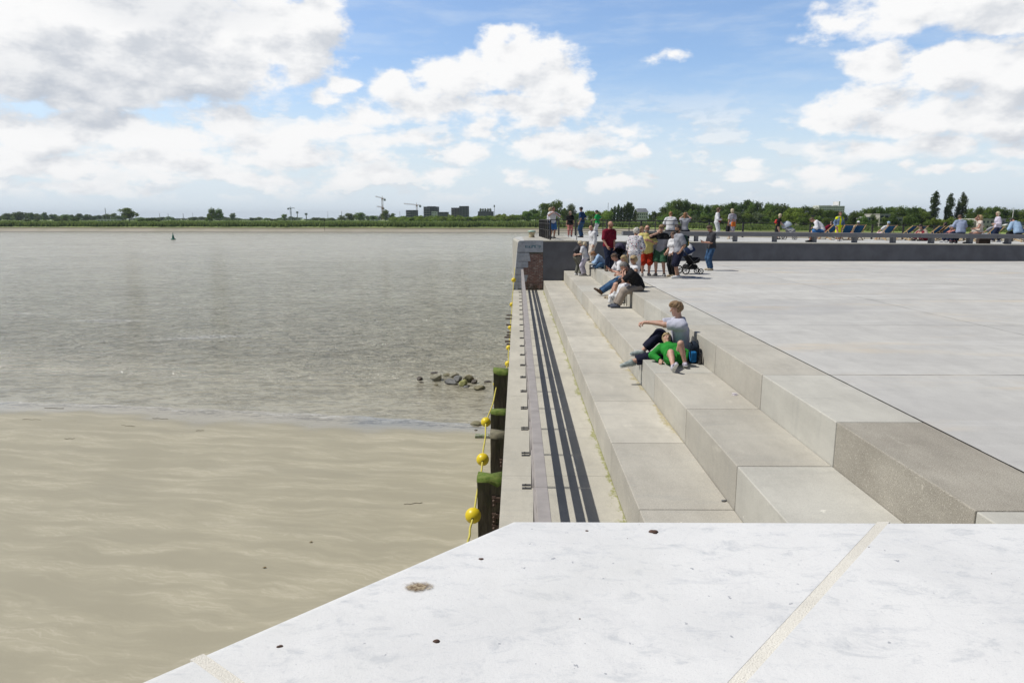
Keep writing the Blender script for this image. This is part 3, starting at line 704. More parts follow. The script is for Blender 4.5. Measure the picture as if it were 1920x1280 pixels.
# ---------------------------------------------------------------- floating line with yellow balls
m_ballm = pm('yellow_plastic', (.78, .60, .02), (.72, .54, .015), rough=.38, scale=5, spec=.5)
m_rope = pm('yellow_rope', (.62, .55, .12), (.50, .42, .08), rough=.8, scale=30)
BALLS = [(887, 966, 15, 9.5), (905, 861, 12, 12), (911, 791, 9.3, 14.5), (932, 720, 7.8, 17.5), (952.5, 682, 6, 21), (954, 652, 5.2, 24.5), (957, 614, 4.6, 28.3), (960, 571, 4.6, 31), (963, 525, 4.4, 32.3)]
bl = thing('float_line', 'yellow rope with yellow ball floats hung along the outside of the quay', 'rope', (0, 9.5, 0))
bp = []
for px_, py_, r_, Y_ in BALLS:
    c = at(px_, py_, Y_); depth = (c-CAM).length*math.cos(math.atan2(math.hypot(px_-960, py_-640), FP)); rr = r_/FP*depth; bp.append((c, rr))
path = [at(862, 1085, 7.6), at(878, 1012, 8.75)]+[c for c, _ in bp]+[at(965.5, 502, YW-.1)]
off = Vector((0, 9.5, 0))
for i, (c, rr) in enumerate(bp):
    s = MB(); s.ball(c-off, rr, 24); s.build('float', m_ballm, bl)
    d = (path[i+1]-path[i+2]).normalized() if i else (path[1]-path[2]).normalized()
    s = MB(); s.tube([c-off+d*(rr*.90), c-off+d*(rr*1.02)], rr*.16, 10); s.build('rope_collar', pm('dark_rubber', (.03,.03,.03), rough=.6), bl)
for i in range(len(path)-1):
    a_, b_ = path[i], path[i+1]; s = MB(); L = (b_-a_).length
    pp = []
    for t in range(9):
        u = t/8; q = a_.lerp(b_, u)-off; q.z -= L*.03*math.sin(math.pi*u); q.x += .012*math.sin(u*7+i)*(math.sin(math.pi*u)); pp.append(q)
    s.tube(pp, .0165, 6); s.build('rope', m_rope, bl)

# ---------------------------------------------------------------- timber posts against the quay
m_tim, nt, b = newmat('wet_black_timber'); oc = nt.obj(); x, y, z = nt.xyz(oc)
gr = nt.noise(nt.vm('MULTIPLY', oc, (1, 1, .12)), 12, 6, .7)
c = nt.mix(nt.ss(gr, .35, .65), (.04, .032, .022), (.12, .10, .065))
c = nt.mix(nt.m('MULTIPLY', nt.ss(nt.noise(oc, 2.6, 4), .45, .65), .6), c, (.06, .07, .025))
nt.put(b.inputs['Base Color'], c); b.inputs['Roughness'].default_value = .75; nt.put(b.inputs['Normal'], nt.bump(gr, .8, .03))
m_moss = pm('bright_moss', (.09, .15, .02), (.17, .21, .05), rough=.95, scale=14, bump=1, bscale=60, detail=6)
m_bleach = pm('bleached_timber', (.20, .18, .12), (.12, .11, .075), rough=.9, scale=9, bump=.5, bscale=50)
m_rustp = pm('rusty_iron', (.10, .06, .045), (.16, .12, .095), rough=.85, scale=22, bump=.4, bscale=60)
def pile(Y, ztop, x0, x1, dY, top, label, mossy=True, lean=0):
    t = thing('timber_post', label, 'post', ((x0+x1)/2, Y, -8), 0, 'timber posts along the quay')
    hx = (x1-x0)/2; h = ztop+8
    s = MB(); rn = random.Random(Y); nseg = 10
    ring = [(-1,-1),(-.2,-1.04),(.5,-.98),(1,-1),(1.02,0),(1,1),(0,1.03),(-1,1),(-1.03,.1)]
    vs = []; fs = []
    for i in range(nseg+1):
        z = h*i/nseg
        for (a_, b_) in ring: vs.append((a_*hx+rn.uniform(-.012, .012)+lean*z, b_*dY+rn.uniform(-.012, .012), z + (rn.uniform(-.03, .03) if i == nseg else 0)))
    m = len(ring)
    for i in range(nseg):
        for k in range(m): fs.append((i*m+k, i*m+(k+1) % m, (i+1)*m+(k+1) % m, (i+1)*m+k))
    fs.append(tuple(nseg*m+k for k in range(m)))
    s.add(vs, fs); s.build('shaft', m_tim, t)
    s = MB(); top_v = vs[nseg*m:]
    vs2 = [(x*1.03, y*1.03, z-rn.uniform(.03, .10)) for x, y, z in top_v]+[(x*1.02, y*1.02, z+.012) for x, y, z in top_v]+[(0, 0, h+.03)]
    f2 = [(k, (k+1) % m, m+(k+1) % m, m+k) for k in range(m)]+[(m+k, m+(k+1) % m, 2*m) for k in range(m)]
    s.add(vs2, f2, True); s.build('moss_cap' if mossy else 'worn_top', top, t)
    return t
tA = pile(onz(920, 896, -1.95).y+.06, -1.95, -.61, -.215, .16, m_moss, 'nearest black timber post with a thick green moss cap and rusty bolted brackets')
yA = tA.location.y
tB = pile(onz(935, 800, -1.98).y, -2.1, -.52, -.21, .14, m_bleach, 'black timber post with a bleached grey top, second nearest by the quay', False)
pile(onz(935, 770, -1.95).y, -1.95, -.55, -.21, .15, m_moss, 'short timber post with a bright moss cap just behind the grey-topped one')
pile(onz(940, 694, -1.9).y, -1.9, -.62, -.21, .18, m_moss, 'farthest broad timber post, moss-topped, level with the rocks')
for (t, zs, yy) in ((tA, (-2.25, -2.52, -2.7), yA), (tB, (-2.62,), tB.location.y)):
    for zq in zs:
        s = MB(); lx_ = .0 if zq != -2.7 else .0
        s.box((.02, -.20, zq+8-.035), (.21, -.165, zq+8+.035)); s.box((.02, -.19, zq+8-.11), (.08, -.165, zq+8+.05))
        s.ball((.05, -.21, zq+8-.01), .022, 8); s.ball((.05, -.21, zq+8-.08), .018, 8)
        s.build('iron_bracket', m_rustp, t)
random.seed(11)
# small iron bolts farther along the wall
for i, (px_, py_) in enumerate([(950.5, 591), (949, 597), (950, 609), (952, 623), (951, 628), (947, 632), (948, 640), (951, 645)]):
    q = at(px_, py_, 24+ i*-.7); s = MB(); s.box((-.02, -.035, -.02), (X0-q.x+.01, .035, .02))
    tag(s.build('wall_iron', m_rustp, None, (q.x, q.y, q.z)), 'small rusty iron cleat sticking out of the quay edge beside the float line', 'iron cleat', 'rusty cleats on the quay edge')

# ---------------------------------------------------------------- rocks
def rock(px_, py_, wpx, hpx, cols, label, seed, Y=None):
    base = onz(px_, py_, WATER-.03); wd = wpx/FP*(base-CAM).length/2; ht = hpx/FP*(base-CAM).length
    rn = np.random.default_rng(seed)
    bm = bmesh.new(); bmesh.ops.create_icosphere(bm, subdivisions=3, radius=1)
    planes = [(Vector(rn.normal(size=3)).normalized(), rn.uniform(.55, .9)) for _ in range(16)]
    for v in bm.verts:
        p = v.co.copy(); 
        for n_, d_ in planes:
            e = p.dot(n_)-d_
            if e > 0: p -= n_*e*.92
        p += Vector(rn.normal(size=3))*.02
        v.co = Vector((p.x*wd*1.25, p.y*wd*1.05, (p.z*.5+.32)*ht*1.15))
    me = bpy.data.meshes.new('rock'); bm.to_mesh(me); bm.free()
    me.materials.append(pm('rock_'+'_'.join(str(int(c*1000)) for c in cols[0]), cols[0], cols[1], rough=.7, scale=3.2, bump=.8, bscale=9, detail=6))
    o = bpy.data.objects.new('rock', me); col.objects.link(o); o.location = base; o.rotation_euler = (0,0,rn.uniform(0, 6))
    tag(o, label, 'rock', 'rocks in the shallow water')
DK = ((.05, .043, .035), (.10, .085, .07)); PA_ = ((.34, .32, .24), (.16, .15, .10)); GR_ = ((.10, .10, .095), (.20, .20, .19)); YG = ((.36, .36, .12), (.16, .16, .06)); OL = ((.13, .125, .065), (.24, .21, .13))
RK = [(788, 713, 12, 9, DK, 'small dark rock standing apart, leftmost of the group'), (819, 713, 22, 13, PA_, 'pale buff boulder with a flat sloping face'),
 (838, 704, 16, 6, OL, 'low brown rock just behind the pale boulder'), (851, 708, 17, 12, PA_, 'rounded beige boulder at the back middle'),
 (846, 720, 26, 12, GR_, 'broad cracked grey rock at the front middle'), (858, 716, 18, 14, GR_, 'grey pitted rock wedged beside the cracked one'),
 (877, 717, 20, 17, OL, 'tall olive rock behind the yellow-green one'), (869, 724, 17, 15, YG, 'bright yellow-green algae covered boulder'), (874, 727, 12, 6, GR_, 'small wet grey stone at the foot of the yellow-green boulder'),
 (890, 719, 13, 10, DK, 'lumpy dark brown rock right of the olive one'), (899, 730, 24, 9, OL, 'flat olive rock nearest the beach'), (914, 717, 14, 4, DK, 'low dark rock nearest the quay'),
 (818, 723, 9, 5, OL, 'tiny olive stone in front of the pale boulder'), (790, 718, 8, 4, DK, 'tiny dark pebble in front of the leftmost rock'), (815, 700, 15, 3, DK, 'thin dark rock barely breaking the surface at the back'),
 (893, 797, 22, 9, OL, 'mottled stone at the water edge beside the float line'), (893, 809, 8, 5, DK, 'small dark stone on the wet sand by the posts')]
for i, (a_, b_, c_, d_, e_, l_) in enumerate(RK): rock(a_, b_, c_, d_, e_, l_, 40+i)
s = MB(); q = onz(905, 822, WATER+.02); s.box((-.28, -.12, 0), (.25, .1, .16)); bev(s.build('broken_block', pm('mossy_block', (.42, .42, .38), (.14, .18, .07), scale=5, bump=.4), None, q), .02); tag(bpy.data.objects['broken_block'], 'pale broken block with a mossy side lying at the foot of the posts', 'stone block')
# beach litter
for i, (px_, py_, L, a_) in enumerate([(775, 951, .5, .25), (130, 823, .35, .1), (100, 760, .9, -.1), (300, 780, .7, -.15), (375, 803, .3, 0), (60, 783, .8, -.1), (240, 795, .6, -.2)]):
    q = onz(px_, py_, WATER+.15); q.z = float(sandz(np.array(q.x), np.array(q.y))); s = MB()
    pts_ = [Vector((L*(t/6-.5), .03*math.sin(t*2.1+i), .008)) for t in range(7)]; s.tube(pts_, .008, 5)
    o = s.build('driftwood_stick', m_tim, None, q); o.rotation_euler.z = a_; tag(o, 'thin dark stick washed up on the wet sand', 'driftwood', 'driftwood sticks on the beach')
for i, (px_, py_) in enumerate([(583, 1012), (496, 1063)]):
    q = onz(px_, py_, WATER+.45); q.z = float(sandz(np.array(q.x), np.array(q.y)))+.01; s = MB()
    s.add([(-.05,-.015,0),(0,-.03,.015),(.05,0,.005),(0,.03,.012)], [(0,1,2),(0,2,3)]); tag(s.build('fallen_leaf', pm('leaf_brown', (.22,.16,.03), (.12,.07,.02)), None, q), 'fallen leaf on the sand' if i else 'curled yellow-brown leaf on the sand', 'leaf')

# ---------------------------------------------------------------- navigation buoy and marker
m_green = pm('buoy_green', (.015, .18, .11), (.02, .12, .08), rough=.5, scale=2)
q = onz(325, 449.5, WATER)
bu = thing('navigation_buoy', 'green conical navigation buoy afloat on the river', 'buoy', q)
s = MB(); s.lathe([(.001, -.4), (.85, -.3), (.9, 0), (.85, .35), (.5, .5), (.001, .5)], (0,0,0), 20); s.build('float_hull', m_green, bu)
s = MB(); s.lathe([(.45, .48), (.34, 1.3), (.26, 1.9), (.1, 1.95), (.08, 2.2), (.2, 2.22), (.001, 2.75)], (0,0,0), 16); s.build('tower', m_green, bu)
q = onz(609, 436, WATER); mk = thing('channel_marker', 'thin black marker pole standing at the far bank of the river', 'marker pole', q)
s = MB(); s.tube([(0,0,-1), (0,0,7.5)], .09, 6); s.build('pole', m_joint, mk)
s = MB(); s.box((-.35, -.1, 6.6), (.35, .1, 7.3)); s.build('board', m_joint, mk)

# ---------------------------------------------------------------- far bank
BK = [(-700, 430), (-200, 430), (400, 415), (960, 400), (1150, 395), (1300, 335), (1360, 300), (1620, 270), (1920, 235), (2300, 200), (2900, 200)]
bkx = np.array([a for a, _ in BK], float); bky = np.array([b_ for _, b_ in BK], float)
def bankY(px_): return float(np.interp(px_, bkx, bky))
def X_of(px_, Y): return at(px_, 412, Y).x
fbz = lambda px_: float(np.interp(px_, [1150, 1300, 1360, 1620, 1920], [-.25, -.6, -1.1, -1.45, -2.3]))   # plateau height
def gz(px_): return fbz(px_)-.05
secs = []
pxs = np.concatenate([np.arange(-700, 1100, 30), np.arange(1100, 2901, 20)])
vs = []; fs = []
for px_ in pxs:
    Y = bankY(px_); r0 = X_of(px_, 1.0)
    wob = math.sin(px_*.021)*3+math.sin(px_*.057)*2
    prof = [(Y-14, WATER-.6), (Y-10, WATER-.02), (Y-2+wob*.3, -4.4), (Y+wob*.5, -3.5), (Y+3+wob*.5, -2.7), (Y+10, gz(px_)-1.3), (Y+16, gz(px_)-.45), (max(Y*2.2, 700), gz(px_)-.5), (3000, -2.0), (7000, -2.0)]
    if px_ > 1200: prof[1] = (Y-6, WATER-.02); prof[0] = (Y-9, WATER-.6)
    for (yy, zz_) in prof: vs.append((r0*yy, yy, zz_))
n = 10
for i in range(len(pxs)-1):
    for j in range(n-1): fs.append((i*n+j, (i+1)*n+j, (i+1)*n+j+1, i*n+j+1))
m_bank, nt, b = newmat('far_bank_ground'); p = nt.pos(); x, y, z = nt.xyz(p)
c = nt.mix(nt.ss(z, -4.5, -3.5), (.36, .325, .255), (.13, .10, .065))
c = nt.mix(nt.ss(z, -5.75, -5.35, 1, 0), c, (.20, .19, .165))
grc = nt.mix(nt.ss(nt.noise(nt.vm('MULTIPLY', p, (1, .4, 1)), .05, 5), .35, .65), (.20, .28, .07), (.29, .36, .11))
c = nt.mix(nt.ss(z, -3.6, -2.9), c, grc)
c = nt.mix(nt.ss(nt.noise(p, .12, 5), .35, .7, 0, .25), c, (.14, .15, .07))
nt.put(b.inputs['Base Color'], c); b.inputs['Roughness'].default_value = .8
s = MB(); s.add(vs, fs, False); tag(s.build('far_bank', m_bank), kind='structure')
# reeds: many blades in bands, front rows dense
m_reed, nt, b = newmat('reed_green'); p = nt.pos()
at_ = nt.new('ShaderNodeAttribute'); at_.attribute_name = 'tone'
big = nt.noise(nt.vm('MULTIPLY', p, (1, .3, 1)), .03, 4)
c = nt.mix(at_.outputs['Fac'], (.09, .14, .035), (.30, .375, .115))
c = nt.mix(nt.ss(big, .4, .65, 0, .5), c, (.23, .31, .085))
nt.put(b.inputs['Base Color'], c); b.inputs['Roughness'].default_value = .7; b.inputs['Specular IOR Level'].default_value = .15
tr = nt.new('ShaderNodeBsdfTranslucent'); nt.put(tr.inputs[0], c); mx = nt.new('ShaderNodeMixShader'); mx.inputs[0].default_value = .45
nt.l.new(b.outputs[0], mx.inputs[1]); nt.l.new(tr.outputs[0], mx.inputs[2]); nt.l.new(mx.outputs[0], nt.n['Material Output'].inputs['Surface'])
def reeds():
    N = 60000; v = np.zeros((N*4, 3)); tone = np.zeros(N*4)
    px_ = rng.uniform(-300, 2200, N)
    u = rng.random(N)
    Yb = np.interp(px_, bkx, bky)+np.sin(px_*.021)*1.5+np.sin(px_*.057)*1
    depth = np.where(u < .35, rng.uniform(2.5, 9, N), 9+ (rng.random(N)**1.7)*np.where(px_ > 1300, 150, 380))
    Y = Yb+depth
    r0 = np.array([X_of(q, 1.0) for q in np.linspace(-300, 2200, 200)]); r0 = np.interp(px_, np.linspace(-300, 2200, 200), r0)
    X = r0*Y
    gzv = np.interp(px_, [1150, 1300, 1360, 1620, 1920], [-.25, -.6, -1.1, -1.45, -2.3])
    top = gzv + rng.normal(0, .16, N) + .25*np.sin(px_*.09)*np.sin(px_*.031+1) - np.clip((7-depth)/5, 0, 1)*rng.uniform(.2, 1.3, N)
    base = np.where(depth < 9, -3.9, gzv-2.3)
    wd = rng.uniform(.35, .9, N)*np.clip(Y/380, .6, 2.2); a = rng.uniform(0, 3.1416, N)
    cx, sy = np.cos(a)*wd, np.sin(a)*wd
    lean = rng.normal(0, .3, N)
    tp = np.stack([X+lean, Y+rng.normal(0, .3, N), top], 1)
    v[0::4] = np.stack([X-cx, Y-sy, base], 1); v[1::4] = np.stack([X+cx, Y+sy, base], 1)
    v[2::4] = tp+np.stack([cx*.35, sy*.35, 0*X], 1); v[3::4] = tp-np.stack([cx*.35, sy*.35, 0*X-.1], 1)
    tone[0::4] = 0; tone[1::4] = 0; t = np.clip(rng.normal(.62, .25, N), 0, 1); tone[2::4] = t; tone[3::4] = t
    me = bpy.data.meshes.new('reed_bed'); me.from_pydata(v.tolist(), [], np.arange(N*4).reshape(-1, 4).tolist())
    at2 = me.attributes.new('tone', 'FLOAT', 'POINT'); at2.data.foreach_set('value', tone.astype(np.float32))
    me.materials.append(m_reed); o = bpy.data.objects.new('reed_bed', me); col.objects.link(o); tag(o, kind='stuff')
reeds()

# ---------------------------------------------------------------- trees
def translucent(nt, b, c, f):
    tr = nt.new('ShaderNodeBsdfTranslucent'); nt.put(tr.inputs[0], c); mx = nt.new('ShaderNodeMixShader'); mx.inputs[0].default_value = f
    nt.l.new(b.outputs[0], mx.inputs[1]); nt.l.new(tr.outputs[0], mx.inputs[2]); nt.l.new(mx.outputs[0], nt.n['Material Output'].inputs['Surface'])
def leaf_mat(name, a, b2, rand=.16):
    m, nt, b = newmat(name); p = nt.obj()
    r = nt.new('ShaderNodeObjectInfo').outputs['Random']
    f = nt.noise(p, .55, 3)
    at_ = nt.new('ShaderNodeAttribute'); at_.attribute_name = 'tone'
    c = nt.mix(nt.m('ADD', nt.m('MULTIPLY', nt.ss(f, .35, .65), .5), nt.m('MULTIPLY', at_.outputs['Fac'], .5)), a, b2)
    hs = nt.new('ShaderNodeHueSaturation'); nt.put(hs.inputs['Color'], c); nt.put(hs.inputs['Value'], nt.m('MULTIPLY_ADD', r, rand*2, 1-rand)); nt.put(hs.inputs['Hue'], nt.m('MULTIPLY_ADD', r, .03, .485))
    nt.put(b.inputs['Base Color'], hs.outputs[0]); b.inputs['Roughness'].default_value = .6; b.inputs['Specular IOR Level'].default_value = .2
    translucent(nt, b, hs.outputs[0], .45)
    return m
LM = {'dark': leaf_mat('leaves_dark', (.055, .10, .015), (.15, .21, .04)), 'mid': leaf_mat('leaves_mid', (.09, .155, .025), (.23, .31, .06)),
      'light': leaf_mat('leaves_light', (.15, .22, .03), (.32, .40, .07)), 'willow': leaf_mat('leaves_willow', (.12, .155, .07), (.25, .29, .15)), 'poplar': leaf_mat('leaves_poplar', (.05, .08, .025), (.11, .145, .05), .05)}
m_bark = pm('bark', (.09, .07, .05), (.05, .04, .03), rough=.9, scale=4)
def crown_mesh(kind, seed, n=1500):
    r = np.random.default_rng(seed); V = []; lobes = []
    if kind == 'poplar':   # unit: height 1, width .3
        for i in range(42):
            t = i/41; w = .14*min(1, (t+.3)*2.4)*(1-max(0, t-.80)/.2*.55)
            a = r.uniform(0, 6.28); lobes.append((math.cos(a)*w*.4, math.sin(a)*w*.4, .08+.87*t, w*.8, .06))
    elif kind == 'bush':
        for i in range(12):
            a = r.uniform(0, 6.28); q = r.uniform(0, .38); z = r.uniform(.18, .72)*(1-q*.6); lobes.append((math.cos(a)*q, math.sin(a)*q, z, r.uniform(.14, .24), r.uniform(.14, .22)))
    else:
        for i in range(22):
            a = r.uniform(0, 6.28); z = r.uniform(.26, .86); q = r.uniform(.08, .40)*math.sqrt(max(.05, 1-((z-.5)/.42)**2)); lobes.append((math.cos(a)*q, math.sin(a)*q, z, r.uniform(.13, .21), r.uniform(.10, .16)))
        lobes.append((0, 0, .55, .26, .24))
    vol = np.array([l[3] for l in lobes])**1.6; pr = vol/vol.sum()
    idx = r.choice(len(lobes), n, p=pr); L = np.array(lobes)[idx]
    d = r.normal(size=(n, 3)); d /= np.linalg.norm(d, axis=1)[:, None]
    rad = r.uniform(.45, 1.06, n)[:, None]
    c = L[:, :3]+d*rad*L[:, [3, 3, 4]]
    c[:, 2] = np.clip(c[:, 2], .03, 1)
    nrm = d+r.normal(0, .55, (n, 3)); nrm /= np.linalg.norm(nrm, axis=1)[:, None]
    t1 = np.cross(nrm, r.normal(size=(n, 3))); t1 /= np.linalg.norm(t1, axis=1)[:, None]; t2 = np.cross(nrm, t1)
    s_ = r.uniform(.024, .052, n)[:, None]*(.7 if kind == 'poplar' else 1)*(1500/n)**.5
    v = np.zeros((n*4, 3)); v[0::4] = c-t1*s_; v[1::4] = c-t2*s_*.7; v[2::4] = c+t1*s_; v[3::4] = c+t2*s_*.7
    me = bpy.data.meshes.new('crown'); me.from_pydata(v.tolist(), [], np.arange(n*4).reshape(-1, 4).tolist())
    a_ = me.attributes.new('tone', 'FLOAT', 'POINT'); a_.data.foreach_set('value', np.repeat(np.clip(r.normal(.5, .3, n), 0, 1), 4).astype(np.float32))
    # an irregular inner mass so the crown is not see-through
    return me, lobes
def trunk_mesh(lobes, seed):
    r = random.Random(seed); s = MB(); s.tube([(0, 0, -.12), (.005, 0, .12), (0, .01, .35), (.01, 0, .6)], [.032, .024, .018, .008], 7)
    for l in lobes[:7]: s.tube([(0, 0, .2+.1*r.random()), (l[0]*.5, l[1]*.5, (.3+l[2])/2), (l[0], l[1], l[2])], [.012, .008, .004], 5)
    me = bpy.data.meshes.new('trunk'); me.from_pydata(s.v, [], s.f); me.materials.append(m_bark); return me
VAR = {}
for kind, nv in (('round', 6), ('bush', 3), ('poplar', 3)):
    for i in range(nv):
        me, lb = crown_mesh(kind, 100+i*7+len(kind), {'round': 2200, 'bush': 1300, 'poplar': 2600}[kind])
        cr = {}
        for k in LM:
            mm = me.copy(); mm.materials.append(LM[k]); cr[k] = mm
        # inner mass: low-poly lobes joined to the crown
        VAR.setdefault(kind, []).append((cr, trunk_mesh(lb, i)))
m_seen = {}
TREES = []
def tree(px_, ytop, wpx, Y, kind='round', tone='mid', label='', group='trees on the far bank', ybase=None):
    top = at(px_, ytop, Y); zb = gz(px_)-1.8 if ybase is None else at(px_, ybase, Y).z
    h = (top.z-zb)/.98; wd = wpx/FP*Y
    nm = {'round': 'tree', 'bush': 'bush', 'poplar': 'poplar_tree'}[kind]
    t = thing(nm, label, nm.replace('_tree', ' tree').replace('bush', 'bush'), (top.x, Y, zb), random.uniform(0, 6.28), group)
    cr, tr = random.choice(VAR[kind])
    sx = wd/{'round': .95, 'bush': 1.1, 'poplar': .33}[kind]
    o = bpy.data.objects.new('crown', cr[tone]); col.objects.link(o); o.parent = t; o.scale = (sx, sx, h)
    o = bpy.data.objects.new('trunk', tr); col.objects.link(o); o.parent = t; o.scale = (sx*.8, sx*.8, h)
    TREES.append(t)
rt = random.Random(21)
GL = 'trees along the far left skyline'
px_ = -10
while px_ < 232:
    tree(px_, rt.uniform(398.5, 404), rt.uniform(13, 22), rt.uniform(850, 980), 'round', rt.choice(['dark', 'dark', 'mid']), 'small dark round tree in the row along the far left skyline', GL); px_ += rt.uniform(6, 11)
for (a_, b_, c_) in [(33, 396, 26), (13, 399, 14), (83, 397, 14), (57, 398, 13)]: tree(a_, b_, c_, 840, 'round', 'dark', 'slightly taller tree standing up out of the row at the far left', GL)
for (a_, b_, c_) in [(50, 409, 18), (68, 409.5, 14), (105, 408, 22), (142, 405, 24), (283, 405, 28), (265, 407, 20), (120, 408, 16), (295, 408, 14)]: tree(a_, b_, c_, 620, 'bush', 'dark', 'low dark bush just behind the reeds on the left', 'bushes behind the reeds on the left', 416)
tree(240, 388.5, 36, 600, 'round', 'mid', 'big lone round tree standing behind the reeds at far left', GL, 416)
tree(396, 388.5, 18, 600, 'round', 'mid', 'left tree of the tall pair standing alone behind the reeds', GL, 416); tree(409, 390, 20, 605, 'round', 'mid', 'right tree of the tall pair standing alone behind the reeds', GL, 416)
tree(391, 402, 16, 600, 'bush', 'mid', 'bush at the foot of the tall pair of trees', GL, 416)
tree(435, 398.5, 14, 700, 'round', 'willow', 'thin pale tree right of the tall pair', GL, 416)
px_ = 250
while px_ < 990:
    tall = rt.uniform(404, 409) if px_ < 640 else rt.uniform(400, 407)
    tree(px_, tall, rt.uniform(18, 34), rt.uniform(900, 1500), 'bush', rt.choice(['dark', 'mid']), 'distant low tree in the hazy line along the middle of the skyline', 'distant low trees along the skyline', 414.5); px_ += rt.uniform(9, 17)
for (a_, b_, c_, k_) in [(532, 401, 14, 'mid'), (655, 399, 24, 'willow'), (675, 398, 24, 'mid'), (722, 392.5, 20, 'mid'), (735, 399, 14, 'mid'), (700, 404, 20, 'mid'), (640, 403, 16, 'willow'), (845, 402, 14, 'light')]:
    tree(a_, b_, c_, 760, 'round', k_, 'leafy tree standing before the distant apartment blocks' if a_ > 690 else 'leafy tree in the middle of the far bank', 'leafy trees in the middle of the far bank', 414)
px_ = 740
while px_ < 1000:
    tree(px_, 404-max(0, px_-860)*.06+rt.uniform(-1.5, 1.5), rt.uniform(24, 34), rt.uniform(560, 680), 'bush', rt.choice(['light', 'mid', 'light']), 'light green tree in the low belt left of the pier', 'light green trees left of the pier', 415); px_ += rt.uniform(8, 12)
# behind the people on the deck
S = [(990,395,26,'mid'),(1004,391,22,'mid'),(1022,379,26,'mid'),(1018,390,22,'light'),(1045,373,32,'mid'),(1040,388,26,'light'),(1058,388,26,'light'),(1070,381,22,'willow'),(1078,392,24,'light'),(1095,390,22,'light'),(1108,387,24,'light'),(1125,389,22,'light'),(1135,392,26,'light'),(1012,398,24,'light'),(1032,400,26,'light')]
for a_, b_, c_, k_ in S: tree(a_, b_, c_*1.25, rt.uniform(480, 540), 'bush' if k_ == 'light' else 'round', k_, 'bright green tree behind the people at the deck corner', 'trees behind the deck corner', 416)
for i, a_ in enumerate(range(1147, 1187, 6)): tree(a_, 390-(i % 3)*3-i*.8, 9, 470, 'poplar', 'dark', 'narrow dark upright tree in the close stand left of the far villa', 'narrow dark trees left of the villa', 418)
tree(1183, 377, 20, 480, 'round', 'dark', 'tall dark tree beside the roof of the far villa', 'trees behind the deck corner', 418); tree(1192, 390, 16, 470, 'bush', 'dark', 'dark bush left of the far villa', 'trees behind the deck corner', 418); tree(1142, 394, 20, 460, 'round', 'light', 'light green tree left of the narrow dark stand', 'trees behind the deck corner', 418)
for (a_, b_, c_) in [(1226, 395, 20), (1236, 397, 16), (1219, 400, 12)]: tree(a_, b_, c_, 480, 'round', 'dark', 'blue-dark tree right of the far villa', 'trees behind the deck corner', 418)
W_ = [(1247,386),(1256,377),(1268,373),(1281,374),(1292,377),(1304,380),(1316,382),(1328,383),(1340,382),(1352,383),(1364,380),(1376,377),(1387,379),(1400,372),(1412,375),(1424,377),(1436,380),(1448,379),(1460,380),(1472,384),(1484,389),(1496,387),(1508,384),(1520,386),(1532,387),(1544,391),(1556,392),(1568,393),(1580,397),(1600,398),(1612,394),(1626,389),(1640,386),(1652,385),(1664,386),(1676,387),(1688,386),(1700,386),(1712,387),(1722,387),(1733,391),(1742,395),
      (1820,389),(1832,388),(1845,387),(1858,386),(1872,385),(1886,388),(1899,390),(1912,391),(1926,392),(1940,391)]
for (a_, b_) in W_:
    Yt = 430 if a_ < 1500 else 350
    yb_q = 420 if a_ < 1350 else 424+ (a_-1350)*.016
    tree(a_, b_, rt.uniform(23, 32), Yt+rt.uniform(-10, 40), 'round', rt.choice(['dark', 'dark', 'mid']), 'tall dark tree in the dense belt behind the far right bank', 'dense tall trees behind the far right bank', yb_q)
    tree(a_+rt.uniform(-5, 5), b_+rt.uniform(9, 14), rt.uniform(26, 36), Yt-rt.uniform(10, 30), 'bush', rt.choice(['dark', 'mid', 'mid']), 'middle-height tree in front of the dense belt on the far right', 'middle-height trees on the far right bank', yb_q)
for (a_, b_, c_, k_) in [(1250,402,30,'mid'),(1268,404,28,'mid'),(1284,398,26,'willow'),(1303,402,26,'willow'),(1320,404,26,'mid'),(1340,404,26,'mid'),(1362,403,26,'light'),(1382,396,24,'willow'),(1403,400,24,'mid'),(1420,397,28,'willow'),(1436,404,26,'mid'),(1455,402,24,'mid'),(1490,389,42,'light'),(1476,403,22,'light'),(1598,403,22,'dark'),(1603,396,26,'dark'),(1640,400,20,'willow'),(1700,405,28,'light'),(1712,398,30,'dark'),(1732,396,28,'mid')]:
    tree(a_, b_, c_, 330 if a_ > 1450 else 400, 'round', k_, ('wide bright yellow-green tree in front of the dark belt' if a_ == 1490 else 'leafy tree standing at the back edge of the right reed bed'), 'trees at the back edge of the right reeds', 422+max(0, a_-1300)*.014)
for (a_, b_, c_, k_) in [(1752,402,30,'light'),(1768,406,34,'light'),(1785,404,36,'light'),(1800,408,26,'mid'),(1812,404,30,'mid'),(1740,409,26,'mid'),(1760,414,30,'light'),(1788,416,30,'mid'),(1718,414,26,'mid'),(1835,424,22,'light'),(1905,421,18,'mid'),(1865,425,14,'mid'),(1625,421,18,'dark'),(1640,420,16,'dark')]:
    tree(a_, b_, c_, 300, 'bush', k_, 'rounded light green bush below the three poplars' if a_ < 1820 and a_ > 1700 else 'rounded bush beside the far right houses', 'bushes on the far right bank', 430)
for (a_, b_, c_, l_) in [(1756, 358, 19, 'leftmost of the tall columnar poplars at right'), (1784, 363, 17, 'middle one of the tall columnar poplars at right'), (1775, 381, 7, 'slim half-height poplar against the middle tall poplar'), (1808, 361, 18, 'rightmost of the tall columnar poplars'), (1798, 379, 12, 'shorter poplar leaning against the rightmost tall poplar')]:
    tree(a_, b_, c_, 330, 'poplar', 'poplar', l_, 'columnar poplars at right', 426)

